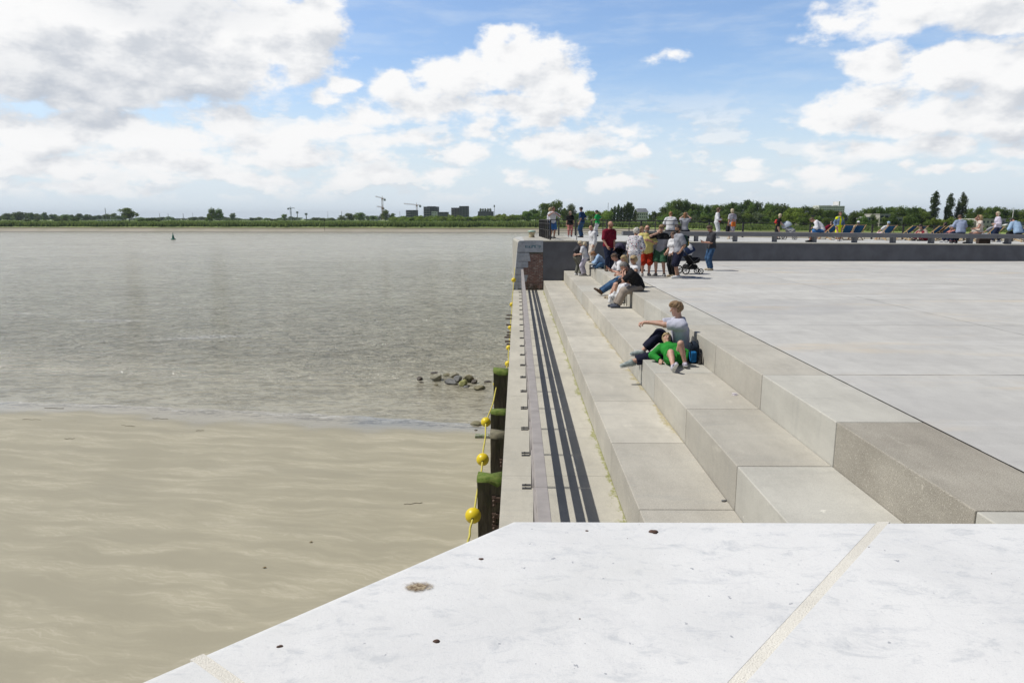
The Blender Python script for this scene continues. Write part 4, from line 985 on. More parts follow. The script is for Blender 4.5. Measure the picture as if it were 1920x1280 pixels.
# ---------------------------------------------------------------- buildings
m_win = pm('window_glass', (.05, .06, .08), (.06, .07, .085), rough=.15, scale=.3)
def building(x0, x1, yt, yb_, Y, wall, label, rows, cols_, name='apartment_block', dep=14, win=.5, wh=.45, balc=False, roof=None, steps_=None):
    a_ = at(x0, yt, Y); b_ = at(x1, yt, Y); zt = a_.z; zb = min(at(x0, yb_, Y).z, gz(x0)-1.5)
    t = thing(name, label, 'building', (a_.x, Y, zb)); W_2 = b_.x-a_.x; H = zt-zb; zvis = at(x0, yb_, Y).z-zb
    s = MB(); s.box((0, 0, 0), (W_2, dep, H)); s.build('wall', wall, t)
    for (fx0, fx1, dh) in (steps_ or []):
        s = MB(); s.box((W_2*fx0, 1, H+.01), (W_2*fx1, dep-1, H+dh)); s.build('roof_storey', wall, t)
    s = MB(); s.box((-.15, -.15, H), (W_2+.15, dep+.15, H+.35)); s.build('parapet', roof or wall, t)
    fh = (H-zvis)/rows
    for r in range(rows):
        for c_ in range(cols_):
            cx = W_2*(c_+.5)/cols_; cw = W_2/cols_*win/2; cz = zvis+fh*(r+.5); ch = fh*wh/2
            s = MB(); s.box((cx-cw, -.05, cz-ch), (cx+cw, .1, cz+ch)); s.build('window', m_win, t)
        if balc:
            s = MB(); s.box((-.8, -1.6, zvis+fh*r-.12), (W_2*.45, -.02, zvis+fh*r+.12)); s.build('balcony', m_white, t)
    return t
m_white = pm('white_render', (.68, .68, .66), (.6, .6, .58), rough=.8, scale=.2)
m_dbrick = pm('dark_brick_cladding', (.15, .15, .165), (.115, .115, .13), rough=.85, scale=.3)
m_cream = pm('cream_render', (.56, .54, .47), (.48, .46, .40), rough=.8, scale=.3)
m_brown = pm('brown_cladding', (.20, .175, .145), (.15, .135, .12), rough=.8, scale=.3)
m_slate = pm('blue_grey_roof', (.16, .175, .20), (.20, .21, .23), rough=.7, scale=.3)
building(761, 781, 394.5, 411, 900, m_dbrick, 'low dark brick apartment block, leftmost of the distant blocks', 4, 5, balc=True)
building(794, 821, 388, 409, 900, m_dbrick, 'dark brick apartment block with stepped left side in the distance', 5, 5, balc=True, steps_=[(.25, .8, .8)])
building(809, 818, 397, 411, 850, m_white, 'small white block in front of the dark stepped one', 3, 3)
building(821, 840, 398, 410, 880, m_dbrick, 'low flat dark wing between the two taller dark blocks', 3, 6, dep=10)
building(846, 862, 390, 410, 905, m_brown, 'balconied grey part of the distant right hand block', 5, 3, balc=True, win=.7)
building(861, 878, 387, 410, 880, m_dbrick, 'tall plain dark block, rightmost of the tall pair in the distance', 6, 3, win=.35)
building(896, 925, 397, 406, 950, m_dbrick, 'wide low dark block right of the tall distant ones', 2, 6)
for i in range(5): tree(901+i*4.6, 390.5, 5, 955, 'poplar', 'dark', 'tiny upright tree over the wide low dark block', 'tiny upright trees above the low block', 400)
building(693, 705, 405, 408, 900, m_white, 'tiny white building left of the leaning crane', 1, 4)
building(182, 219, 412, 415, 700, m_white, 'long low white shed behind the reeds at left', 1, 6, 'shed', dep=8)
building(1195, 1215, 399, 410, 520, m_white, 'white villa with a grey hipped roof among the trees', 2, 5, 'villa')
s = MB(); a_, b_ = at(1195, 399, 520), at(1215, 391.5, 520); W_3 = b_.x-a_.x; hh = b_.z-a_.z
s.add([(-.6,-.6,0),(W_3+.6,-.6,0),(W_3+.6,14.6,0),(-.6,14.6,0),(1,3,hh),(W_3-1,3,hh),(W_3-1,11,hh),(1,11,hh)], [(0,1,5,4),(1,2,6,5),(2,3,7,6),(3,0,4,7),(4,5,6,7)])
vl = [o for o in bpy.data.objects if o.name.startswith('villa')][0]; ro = s.build('roof', m_slate, vl, (0, 0, a_.z-vl.location.z+.36))
building(1536, 1584, 387, 399, 640, m_white, 'long white apartment slab with a busy roof showing above the trees', 3, 14, win=.6, steps_=[(.0, .5, 1.0), (.55, .75, 1.0), (.78, .83, 4.5)])
building(1506, 1529, 405, 421, 340, m_brown, 'brown two storey house with small windows behind the reeds', 2, 5, 'house', dep=9)
building(1529, 1590, 409.5, 424, 335, m_slate, 'long low grey house with a sloping roof behind the person in yellow', 2, 9, 'house', dep=9, win=.6)
building(1621, 1634, 408, 419, 330, m_white, 'small cubic white house left of the beige modern one', 2, 2, 'house')
building(1632, 1637, 403, 412, 334, m_white, 'narrow white stair tower of the cubic white house', 1, 1, 'stair_tower', dep=4)
building(1650, 1676, 402.5, 425, 325, m_cream, 'tall beige part of the modern villa on the far right bank', 3, 3, 'modern_villa', win=.7)
building(1675, 1693, 408.5, 425, 325, m_cream, 'lower beige wing of the modern villa with square windows', 2, 2, 'modern_villa', win=.6)
building(1819, 1850, 415.5, 429, 300, m_cream, 'low cream terrace with white frames behind the seated woman', 1, 4, 'house')
building(1842, 1886, 411.5, 430, 296, m_cream, 'cream two storey house with dark square windows', 2, 6, 'house', win=.4)
building(1879, 1925, 418, 430, 292, m_slate, 'grey house with a low roof at the right edge', 1, 5, 'house', win=.3)
# cranes
m_crane = pm('crane_orange', (.52, .30, .20), (.45, .28, .2), rough=.6, scale=1)
m_craneg = pm('crane_grey', (.30, .32, .34), rough=.6)
def crane(xm, ym, yb_, jl, jr, yj_l, yj_r, Y, mat, label):
    p0 = at(xm, yb_, Y); pt = at(xm, ym, Y); t = thing('tower_crane', label, 'crane', p0, 0, 'tower cranes on the skyline')
    H = pt.z-p0.z; s = MB(); w_ = .9
    for sx in (-1, 1):
        for sy in (-1, 1): s.bar((sx*w_, sy*w_, 0), (sx*w_, sy*w_, H), .35, .35)
    nb = max(3, int(H/3))
    for i in range(nb):
        sg = 1 if i % 2 else -1; s.bar((-w_*sg, -w_, H*i/nb), (w_*sg, -w_, H*(i+1)/nb), .22, .22)
    s.build('mast', mat, t)
    L_ = at(jl, yj_l, Y)-p0; R_ = at(jr, yj_r, Y)-p0; s = MB(); s.bar(L_, R_, .8, .45); s.bar(L_+Vector((0,0,1.3)), R_+Vector((0,0,1.3)), .3, .3)
    n_ = 14
    for i in range(n_):
        a1 = L_.lerp(R_, i/n_); a2 = L_.lerp(R_, (i+1)/n_)+Vector((0,0,1.3)); s.bar(a1, a2, .2, .2)
    s.build('jib', mat, t)
    s = MB(); c0 = R_ if abs(R_.x) < abs(L_.x) else L_; s.box((c0.x-2.2, -.8, c0.z-2.6), (c0.x+1, .8, c0.z+.4)); s.build('counterweight', m_craneg, t)
    s = MB(); s.box((-1.2, -1.4, H-1.8), (1.2, 1, H+.2)); s.bar((0,0,H), (0,0,H+4), .5, .5); s.build('cab', mat, t)
crane(718, 372, 412, 704, 722, 369, 373.5, 1100, m_crane, 'tall orange crane with its jib raised to the left')
crane(717.5, 389.5, 412, 706.5, 719.5, 387.5, 390, 1105, m_crane, 'lower orange crane right behind the tall one')
crane(782, 385, 412, 757, 788.5, 382.5, 385.5, 1100, m_crane, 'orange crane with a long level jib by the dark blocks')
crane(546, 391, 412, 541, 552.5, 390.5, 391, 1300, m_craneg, 'faint grey crane far off left of centre')
for i, (px_, yt, yb_, wd) in enumerate([(927, 385, 412, .5), (558, 397, 411, .7), (574.5, 400, 411, .9), (641, 396, 411, .5), (750, 396, 411, .4), (300, 400, 411, .4), (316, 400, 411, .4), (344, 400, 411, .5), (362, 399, 411, .3), (615, 396, 411, .3), (199, 390, 411, .6), (1140, 380, 400, .5)]):
    a_ = at(px_, yb_, 800); b_ = at(px_, yt, 800); o = thing('mast_pole', 'thin mast on the distant skyline' if i else 'light mast with a bulky head left of the pier', 'mast', a_, 0, 'thin masts on the skyline' if i else None)
    s = MB(); s.tube([(0,0,-2), (0,0,b_.z-a_.z)], wd*.6, 5); s.build('pole', m_craneg, o)
    if i in (0, 2, 1): s = MB(); s.box((-wd*1.6, -.5, b_.z-a_.z-2), (wd*1.6, .5, b_.z-a_.z+.3)); s.build('head', m_craneg, o)
a_ = at(1896, 428, 290); b_ = at(1899, 392, 290); o = thing('flag_mast', 'white yacht club mast with a crosstree at the right edge', 'mast', a_)
s = MB(); s.tube([(0,0,-1), (0,0,b_.z-a_.z)], [.17, .08], 6); s.build('pole', m_white, o); s = MB(); s.bar((-1.6,0,(b_.z-a_.z)*.5), (.9,0,(b_.z-a_.z)*.53), .12, .12); s.build('crosstree', m_white, o)
a_ = at(1902, 427, 285)
s = MB(); s.prism([(-4, 0), (4.5, 0), (4.9, .9), (-.6, 1.0), (-1.5, 1.5), (-3.4, 1.5), (-4.6, 1.0)], -1, 1, 'y'); o = s.build('white_boat', m_white, None, a_); tag(o, 'white boat hull lying ashore at the foot of the club mast', 'boat')
# stray things on the steps
q = onz(1388, 741, Z2); s = MB(); rr_ = random.Random(2)
for i in range(5): s.add([(rr_.uniform(-.06,.06), rr_.uniform(-.04,.04), rr_.uniform(.002,.03)) for _ in range(4)], [(0,1,2,3)])
tag(s.build('paper_scrap', pm('white_paper', (.8,.76,.82), rough=.7), None, (3.08, q.y, Z2)), 'crumpled white paper scrap on the middle tier', 'litter')
q = onz(1356, 940, Z1); s = MB(); s.ball((0,0,.012), .018, 8, (1.3,.8,.6)); s.ball((.03,.01,.01), .012, 8); tag(s.build('pebble', pm('grey_pebble', (.2,.2,.2)), None, q), 'small grey pebble on the lowest tier', 'pebble')

# ---------------------------------------------------------------- air
hm = bpy.data.materials.new('air_haze'); hm.use_nodes = True; hn = NT(hm.node_tree); hn.n.clear()
pv = hn.new('ShaderNodeVolumePrincipled'); pv.inputs['Color'].default_value = (.80, .89, 1.0, 1); pv.inputs['Density'].default_value = .00009; pv.inputs['Anisotropy'].default_value = .2
ho = hn.new('ShaderNodeOutputMaterial'); hn.l.new(pv.outputs[0], ho.inputs['Volume'])
s = MB(); s.box((-6500, -400, -12), (6500, 7200, 70)); tag(s.build('haze', hm), kind='stuff')
# ---------------------------------------------------------------- figures: smooth implicit surfaces turned into meshes
def A3(v): return np.array(v, float)
def nrm(v): v = A3(v); return v/max(1e-9, np.linalg.norm(v))
def rcone(P, a, b, ra, rb):
    a = A3(a); b = A3(b); ba = b-a; h = np.clip(((P-a)@ba)/max(1e-9, ba@ba), 0, 1)
    return np.linalg.norm(P-a-h[..., None]*ba, axis=-1)-(ra+(rb-ra)*h)
def ell(P, c, r, B=None):
    q = P-A3(c)
    if B is not None: q = q@B.T
    r = A3(r); k0 = np.linalg.norm(q/r, axis=-1); k1 = np.linalg.norm(q/(r*r), axis=-1)
    return k0*(k0-1)/np.maximum(k1, 1e-6)
def smin(a, b, k):
    h = np.clip(.5+.5*(b-a)/k, 0, 1); return b+(a-b)*h-k*h*(1-h)
def plane(P, c, n): return (P-A3(c))@nrm(n)
def surfnet(fn, lo, hi, h):
    lo = A3(lo)-2*h; hi = A3(hi)+2*h; n = np.ceil((hi-lo)/h).astype(int)+1
    g = np.stack(np.meshgrid(*[lo[i]+h*np.arange(n[i]) for i in range(3)], indexing='ij'), -1)
    F = fn(g); S = F < 0
    c = [(i, j, k) for i in (0, 1) for j in (0, 1) for k in (0, 1)]
    sl = lambda i, j, k, A: A[i:n[0]-1+i, j:n[1]-1+j, k:n[2]-1+k]
    cnt = sum(sl(*q, S).astype(int) for q in c); act = (cnt > 0) & (cnt < 8)
    pos = np.zeros(act.shape+(3,)); num = np.zeros(act.shape)
    for q in c:
        for ax in range(3):
            if q[ax] == 0:
                q2 = list(q); q2[ax] = 1; f0, f1 = sl(*q, F), sl(*q2, F); m = (f0 < 0) != (f1 < 0)
                t = np.where(m, f0/np.where(f0 == f1, 1, f0-f1), 0)
                base = np.array(q, float); d = np.zeros(3); d[ax] = 1
                pos += m[..., None]*(base+t[..., None]*d); num += m
    idx = -np.ones(act.shape, int); idx[act] = np.arange(act.sum())
    ii = np.argwhere(act); V = lo+h*(ii+pos[act]/num[act][:, None])
    Q = []
    for ax in range(3):
        o1, o2 = [(1, 2), (2, 0), (0, 1)][ax]
        a = S[tuple(slice(0, n[i]-1) if i == ax else slice(1, n[i]-1) for i in range(3))]
        b = S[tuple(slice(1, n[i]) if i == ax else slice(1, n[i]-1) for i in range(3))]
        m = np.argwhere(a != b)
        if not len(m): continue
        fl = a[tuple(m.T)]; base = m.copy()
        for i in range(3):
            if i != ax: base[:, i] += 1
        def cell(d1, d2):
            q = base.copy(); q[:, o1] -= d1; q[:, o2] -= d2; return idx[tuple(q.T)]
        quad = np.stack([cell(1, 1), cell(0, 1), cell(0, 0), cell(1, 0)], 1); quad[~fl] = quad[~fl][:, ::-1]; Q.append(quad)
    Q = np.concatenate(Q) if Q else np.zeros((0, 4), int)
    return V, Q
def mesh_obj(name, VQ, mat, parent, scale=1.0):
    vs = []; fs = []; o = 0
    for V, Q in VQ: vs.append(V*scale); fs.append(Q+o); o += len(V)
    if not o: return None
    me = bpy.data.meshes.new(name); me.from_pydata(np.concatenate(vs).tolist(), [], np.concatenate(fs).tolist()); me.update()
    me.polygons.foreach_set('use_smooth', [True]*len(me.polygons)); me.materials.append(mat)
    ob = bpy.data.objects.new(name, me); col.objects.link(ob); ob.parent = parent; return ob
def ik(a, t, l1, l2, pole):
    a = A3(a); t = A3(t); d = t-a; L = np.linalg.norm(d)
    if L > (l1+l2)*.999: t = a+d/L*(l1+l2)*.999; d = t-a; L = np.linalg.norm(d)
    x = (l1*l1-l2*l2+L*L)/(2*L); y = math.sqrt(max(1e-8, l1*l1-x*x)); dn = d/L
    p = A3(pole); p = p-dn*(p@dn); p = nrm(p); return a+dn*x+p*y, t
def rotm(ax, ang):
    return np.array(Matrix.Rotation(ang, 3, Vector(ax)))
def cloth(name, c, c2=None, kind=None, sc=26):
    if name in MATS: return MATS[name]
    m, nt, b = newmat(name); p = nt.obj(); c2 = c2 or tuple(x*.82 for x in c)
    w_ = nt.noise(nt.vm('MULTIPLY', p, (1, 1, .6)), 7, 4, .6)
    cc = nt.mix(nt.ss(w_, .35, .65), c2, c)
    if kind == 'print':
        cc = nt.mix(nt.ss(nt.noise(p, sc, 3), .56, .60), c, (.05, .06, .12)); cc = nt.mix(nt.ss(nt.noise(nt.vm('ADD', p, (4, 2, 1)), sc*.9, 3), .60, .64), cc, (.40, .06, .08))
        cc = nt.mix(nt.ss(nt.noise(nt.vm('ADD', p, (1, 7, 3)), sc*.9, 3), .62, .66), cc, c2)
    nt.put(b.inputs['Base Color'], cc); b.inputs['Roughness'].default_value = .85; b.inputs['Specular IOR Level'].default_value = .15
    fold = nt.noise(nt.vm('MULTIPLY', p, (1, 1, .45)), 13, 3, .5, dist=.25)
    nt.put(b.inputs['Normal'], nt.bump(fold, .5, .03)); MATS[name] = m; return m
def skinm(name, c):
    if name in MATS: return MATS[name]
    m, nt, b = newmat(name); p = nt.obj(); cc = nt.mix(nt.ss(nt.noise(p, 8, 4), .35, .65), tuple(x*.86 for x in c), c)
    nt.put(b.inputs['Base Color'], cc); b.inputs['Roughness'].default_value = .5; b.inputs['Specular IOR Level'].default_value = .35
    b.inputs['Subsurface Weight'].default_value = .08; b.inputs['Subsurface Radius'].default_value = (.02, .008, .004); MATS[name] = m; return m
SK = {'fair': skinm('skin_fair', (.56, .34, .25)), 'tan': skinm('skin_tan', (.44, .25, .165)), 'red': skinm('skin_ruddy', (.52, .28, .20)), 'pale': skinm('skin_pale', (.62, .40, .31))}
def hairm(name, c):
    if name in MATS: return MATS[name]
    m, nt, b = newmat(name); p = nt.obj(); f = nt.noise(nt.vm('MULTIPLY', p, (3, 3, .6)), 22, 4, .7)
    nt.put(b.inputs['Base Color'], nt.mix(nt.ss(f, .35, .65), tuple(x*.55 for x in c), c)); b.inputs['Roughness'].default_value = .5; nt.put(b.inputs['Normal'], nt.bump(f, .9, .02)); MATS[name] = m; return m
HR = {'blond': hairm('hair_blond', (.52, .38, .19)), 'pblond': hairm('hair_pale_blond', (.68, .57, .38)), 'brown': hairm('hair_brown', (.13, .075, .04)), 'lbrown': hairm('hair_light_brown', (.34, .21, .10)), 'ginger': hairm('hair_ginger', (.32, .15, .055)),
      'dark': hairm('hair_dark', (.03, .02, .015)), 'grey': hairm('hair_grey', (.30, .28, .26)), 'white': hairm('hair_white', (.72, .68, .60))}
m_eye = pm('eye_dark', (.02, .015, .012), rough=.2); m_mouth = pm('lips', (.42, .16, .13), rough=.5); m_shade = pm('sunglass_black', (.012, .01, .01), rough=.12, spec=.8)

def person(label, loc, rz, H, hip=(0, 0, .522), lean=(3, 0), turn=0, feet=None, hands=None, palms=None, kneep=None, elbowp=None, head=(0, 0, 0), top=None, bottom=None, skin='fair', hair=('short', 'brown'),
           shoes=None, glasses=False, cap=None, beard=None, fat=0., fem=False, res=.015, over=None, group=None, curl=.5, torso_roll=0, mid=None, skirt=None, basis=None):
    t = thing('person', label, 'person', loc, rz, group); P = A3(hip); h = res/H
    # torso basis: right, forward, up
    M = rotm((0, 0, 1), R(turn))@rotm((1, 0, 0), -R(lean[0]))@rotm((0, 1, 0), R(lean[1])) if basis is None else np.stack([A3(q) for q in basis], 1)
    r, f, u = M[:, 0], M[:, 1], M[:, 2]
    sw = .094 if fem else .106; hw = .052
    bend = R(mid or 0); M2 = M@rotm((1, 0, 0), -bend); u2, f2_, r2 = M2[:, 2], M2[:, 1], M2[:, 0]
    W_ = P+u*.10; T = W_+u2*.195
    sh = [T+r2*s*sw-u2*.038 for s in (-1, 1)]; hp = [P+r*s*hw-u*.012 for s in (-1, 1)]
    feet = feet or [(-.055, .0, 0, 8), (.055, .0, 0, -8)]
    ank = [A3(q[:3])+A3((0, 0, .045)) for q in feet]; kp = kneep or [(-.1, 1, 0), (.1, 1, 0)]
    kn = []
    for i in range(2):
        k_, a_ = ik(hp[i], ank[i], .245, .238, kp[i]); kn.append(k_); ank[i] = a_
    toe = [nrm((math.sin(-R(q[3]))*1, math.cos(R(q[3])), q[4] if len(q) > 4 else 0)) for q in feet]
    hands = hands or [(-.155, .02, .44), (.155, .02, .44)]; ep = elbowp or [(-.5, -1, 0), (.5, -1, 0)]
    el = []; wr = []
    for i in range(2):
        e_, w0 = ik(sh[i], hands[i], .168, .148, ep[i]); el.append(e_); wr.append(w0)
    HM = M2@rotm((0, 0, 1), R(head[0]))@rotm((1, 0, 0), -R(head[1]))@rotm((0, 1, 0), R(head[2])); hr, hf, hu = HM[:, 0], HM[:, 1], HM[:, 2]
    nb = T+u2*.012; hc = nb+u2*.045+hu*.058+hf*.016
    # --- body pieces
    def torso(Q, g=0.):
        d = rcone(Q, P-r*.036, P+r*.036, .060+g, .060+g)
        d = smin(d, rcone(Q, W_-r*.026, W_+r*.026, (.050 if fem else .055)+g+fat*.3, (.050 if fem else .055)+g+fat*.3), .05)
        c_ = W_+u2*.095; d = smin(d, rcone(Q, c_-r2*.043, c_+r2*.043, .057+g, .057+g), .05)
        for s_ in (0, 1): d = smin(d, rcone(Q, T-u2*.012, sh[s_]-(sh[s_]-T)*.22, .036+g, .030+g*.9), .03)
        if fat: d = smin(d, rcone(Q, P+u*.05+f*fat*.75, W_+u2*.06+f2_*fat*.6, .055+fat*.5+g, .052+fat*.35+g), .05)
        if fem: d = smin(d, rcone(Q, c_+f2_*.034-r2*.034-u2*.012, c_+f2_*.034+r2*.034-u2*.012, .030+g, .030+g), .03)
        return d
    def arm(Q, i, g=0., up_only=False):
        d = rcone(Q, sh[i], el[i], .033+g, .0235+g)
        if not up_only: d = smin(d, rcone(Q, el[i], wr[i], .0245+g, .0165+g), .012)
        return d
    def leg(Q, i, g=0.):
        d = rcone(Q, hp[i], kn[i], .056+g, .034+g); kd = nrm(ank[i]-kn[i])
        back = nrm(np.cross(np.cross(kd, kn[i]-(hp[i]+ank[i])/2+1e-6), kd))*-1
        d = smin(d, rcone(Q, kn[i], ank[i], .034+g, .0215+g), .02)
        return smin(d, rcone(Q, kn[i]+kd*.05+back*.008, kn[i]+kd*.12+back*.006, .030+g, .026+g), .02)
    def headf(Q, g=0.):
        d = ell(Q, hc+hu*.008-hf*.004, (.0435+g, .054+g, .055+g), HM.T)
        d = smin(d, rcone(Q, hc-hu*.022+hf*.012, hc-hu*.050+hf*.026, .034+g, .021+g), .02)
        return d
    def body(Q):
        d = torso(Q)
        for i in range(2): d = smin(d, leg(Q, i), .025); d = smin(d, arm(Q, i), .022)
        d = smin(d, rcone(Q, nb-u2*.015, hc-hu*.035-hf*.008, .030, .029), .02)
        d = smin(d, headf(Q), .012)
        d = smin(d, rcone(Q, hc+hf*.050+hu*.004, hc+hf*.059-hu*.014, .005, .0085), .010)
        d = smin(d, rcone(Q, hc+hf*.044+hu*.017-hr*.018, hc+hf*.044+hu*.017+hr*.018, .009, .009), .012)
        for s_ in (-1, 1): d = smin(d, ell(Q, hc+hr*s_*.0445-hf*.004-hu*.004, (.007, .011, .017), HM.T), .006)
        for i in range(2):
            uv = nrm(np.cross(np.cross(toe[i], A3((0, 0, 1))), toe[i])); uv = uv if uv[2] > 0 or len(feet[i]) > 4 else -uv
            d = smin(d, rcone(Q, ank[i]-uv*.018, ank[i]-uv*.024+toe[i]*.080, .021, .016), .02)
        return d
    allp = np.array(sh+hp+kn+ank+el+wr+[hc+hu*.08, hc-hu*.06, T, P]+[a+toe[i]*.12 for i, a in enumerate(ank)])
    lo, hi = allp.min(0)-.09-fat, allp.max(0)+.09+fat
    VQ = [surfnet(body, lo, hi, h)]
    # hands with five fingers
    hh = .0042 if res < .012 else .0052
    for i in range(2):
        fd = nrm(wr[i]-el[i]); hd = fd; pn = A3((palms or [(1, 0, 0), (-1, 0, 0)])[i])
        if palms and len(palms[i]) > 3: hd = nrm(palms[i][3:6]); pn = A3(palms[i][:3])
        pn = nrm(pn-hd*(pn@hd)); sd_ = np.cross(hd, pn)*(-1 if i == 0 else 1)   # towards the thumb
        w0 = wr[i]; cu = curl if not isinstance(curl, (tuple, list)) else curl[i]
        segs = [(w0-fd*.02, w0+hd*.012, .0165, .0155)]
        for k, (off_, L1, L2) in enumerate([(.016, .024, .021), (.0055, .026, .024), (-.005, .025, .022), (-.0145, .020, .018)]):
            b0 = w0+hd*.010+sd_*off_*.6; kx = w0+hd*.050+sd_*off_; segs.append((b0, kx, .0105, .0078))
            a1 = cu*.9+.05*k; d1_ = hd*math.cos(a1)+pn*math.sin(a1); a2 = a1+cu*1.1; d2_ = hd*math.cos(a2)+pn*math.sin(a2)
            j = kx+d1_*L1; e = j+d2_*L2; segs += [(kx, j, .0056, .0050), (j, e, .0050, .0042)]
        tb = w0+hd*.016+sd_*.012; td = nrm(hd*.75+sd_*.8+pn*.35); tj = tb+td*.030; te = tj+nrm(hd+pn*.4+sd_*.25)*.024
        segs += [(tb, tj, .0090, .0064), (tj, te, .0062, .0050)]
        def hf_(Q, segs=segs):
            d = None
            for a_, b_, ra, rb in segs:
                e_ = rcone(Q, a_, b_, ra, rb); d = e_ if d is None else smin(d, e_, .0022)
            return d
        pts = np.array([q[0] for q in segs]+[q[1] for q in segs]); VQ.append(surfnet(hf_, pts.min(0)-.02, pts.max(0)+.02, hh))
    mesh_obj('body', VQ, SK[skin], t, H)
    # face
    def bits(name, prims, mat, hres):
        def fn(Q):
            d = None
            for p_ in prims:
                e_ = ell(Q, p_[0], p_[1], HM.T); d = e_ if d is None else np.minimum(d, e_)
            return d
        pts = np.array([p_[0] for p_ in prims]); mr = max(max(p_[1]) for p_ in prims)
        return mesh_obj(name, [surfnet(fn, pts.min(0)-mr-.002, pts.max(0)+mr+.002, hres)], mat, t, H)
    if glasses:
        bits('sunglasses', [(hc+hf*.052+hu*.010+hr*s_*.019, (.0165, .008, .0115)) for s_ in (-1, 1)]+[(hc+hf*.055+hu*.013, (.012, .005, .003))]+[(hc+hf*.024+hu*.012+hr*s_*.044, (.003, .030, .003)) for s_ in (-1, 1)], m_shade, .0022)
    else: bits('eyes', [(hc+hf*.0465+hu*.008+hr*s_*.019, (.0062, .0045, .0036)) for s_ in (-1, 1)], m_eye, .0018)
    bits('mouth', [(hc+hf*.0475-hu*.034, (.0125, .0050, .0034))], m_mouth, .0018)
    if beard:
        mesh_obj('beard', [surfnet(lambda Q: np.maximum(np.maximum(headf(Q, .006), plane(Q, hc-hu*.026, hu)), -plane(Q, hc+hf*.004, hf)), hc-.1, hc+.1, h*.7)], HR[beard], t, H)
    # hair
    st, hcol = hair; rs = np.random.RandomState(int(abs(hc[0]*999+H*77)) % 997); ph = rs.uniform(0, 6, 6)
    def nz_(Q): return (np.sin(Q[..., 0]*95+ph[0])*np.sin(Q[..., 1]*88+ph[1])*np.sin(Q[..., 2]*92+ph[2]))
    if st != 'bald':
        big = {'short': .007, 'quiff': .010, 'bob': .016, 'long': .012, 'curly': .020, 'fringe': .003, 'bun': .008}[st]
        def hairf(Q):
            d = headf(Q, big)
            cut = np.maximum(plane(Q, hc+hf*(.014 if st != 'curly' else .020), hf), -plane(Q, hc+hu*(.030 if st != 'fringe' else .2), hu))   # keep behind the face or over the brow
            keep = np.minimum(plane(Q, hc+hf*.006, hf), -plane(Q, hc+hu*.027+hf*.04, hu-hf*.25))
            d = np.maximum(d, keep)
            low = {'short': -.034, 'quiff': -.030, 'bob': -.062, 'long': -.06, 'curly': -.050, 'fringe': -.035, 'bun': -.03}[st]
            d = np.maximum(d, -plane(Q, hc+hu*low, hu+hf*.25))
            if st == 'quiff': d = smin(d, ell(Q, hc+hu*.046+hf*.014, (.045, .052, .034), HM.T), .014); d = smin(d, ell(Q, hc+hu*.012-hf*.022, (.049, .044, .05), HM.T), .012)
            if st == 'bob': d = smin(d, np.minimum(rcone(Q, hc-hr*.036-hf*.012, hc-hr*.036-hu*.06-hf*.012, .020, .016), rcone(Q, hc+hr*.036-hf*.012, hc+hr*.036-hu*.06-hf*.012, .020, .016)), .02)
            if st == 'long': d = smin(d, rcone(Q, hc-hf*.03, hc-hf*.052-u2*.15, .036, .026), .02); d = smin(d, rcone(Q, hc-hf*.02+hr*.03, hc-hf*.02+hr*.04-u2*.13, .018, .014), .02)
            if st == 'bun': d = smin(d, rcone(Q, hc-hf*.055+hu*.02, hc-hf*.075+hu*.03, .018, .018), .01)
            if st == 'fringe': d = np.maximum(d, plane(Q, hc+hu*.012, hu))
            return d+nz_(Q)*(.007 if st == 'curly' else .0045)+.0022*np.sin(Q[..., 0]*260+ph[1])*np.sin(Q[..., 2]*210+Q[..., 1]*190)
        mesh_obj('hair', [surfnet(hairf, hc-A3((.13,)*3)-(u2*.18 if st == 'long' else 0)*1.0, hc+A3((.12,)*3), h*.75)], HR[hcol], t, H)
    if cap:
        mesh_obj('cap', [surfnet(lambda Q: smin(np.maximum(headf(Q, .013), -plane(Q, hc+hu*.018, hu)), np.maximum(np.abs(plane(Q, hc+hu*.026, hu-hf*.1))-.004, ell(Q, hc+hf*.06+hu*.02, (.036, .042, .03), HM.T)), .006), hc-.12, hc+.14, h*.75)], cap, t, H)
    # clothes
    if top:
        mt, sl, hem, lo_ = top[:4]; g = .009+lo_
        def shirt(Q):
            hm_ = np.clip(-(((Q-P)@u)-.06)/.12, 0, 1)
            d = torso(Q, g)-hm_*lo_*.9
            d = np.maximum(d, -plane(Q, P+u*hem, u))
            for i in range(2):
                e_ = rcone(Q, sh[i], el[i], .035+g*.9, .0265+g)
                if sl < 1: q = sh[i]+(el[i]-sh[i])*sl; e_ = np.maximum(e_, plane(Q, q, el[i]-sh[i]))
                else:
                    q = el[i]+(wr[i]-el[i])*(sl-1); f_ = np.maximum(rcone(Q, el[i], wr[i], .026+g, .019+g*.8), plane(Q, q, wr[i]-el[i])); e_ = smin(e_, f_, .012)
                if sl > .05: d = smin(d, e_, .02)
            if fem: d = smin(d, d, .001)
            d = np.maximum(d, plane(Q, T+u2*.026, u2))
            nk = rcone(Q, nb-u2*.004, nb+u2*.1, .038, .05); d = np.maximum(d, -nk)
            return d+.0018*np.sin(Q[..., 2]*70+Q[..., 0]*40+ph[3])*np.sin(Q[..., 1]*50+Q[..., 0]*35+ph[4])
        mesh_obj(top[4] if len(top) > 4 else 'shirt', [surfnet(shirt, lo-.02, hi+.02, h)], mt, t, H)
        if len(top) > 5:   # yoke in a second colour
            mesh_obj('shirt_yoke', [surfnet(lambda Q: np.maximum(shirt(Q)-.0025, -plane(Q, W_+u2*.10, u2)), lo-.02, hi+.02, h)], top[5], t, H)
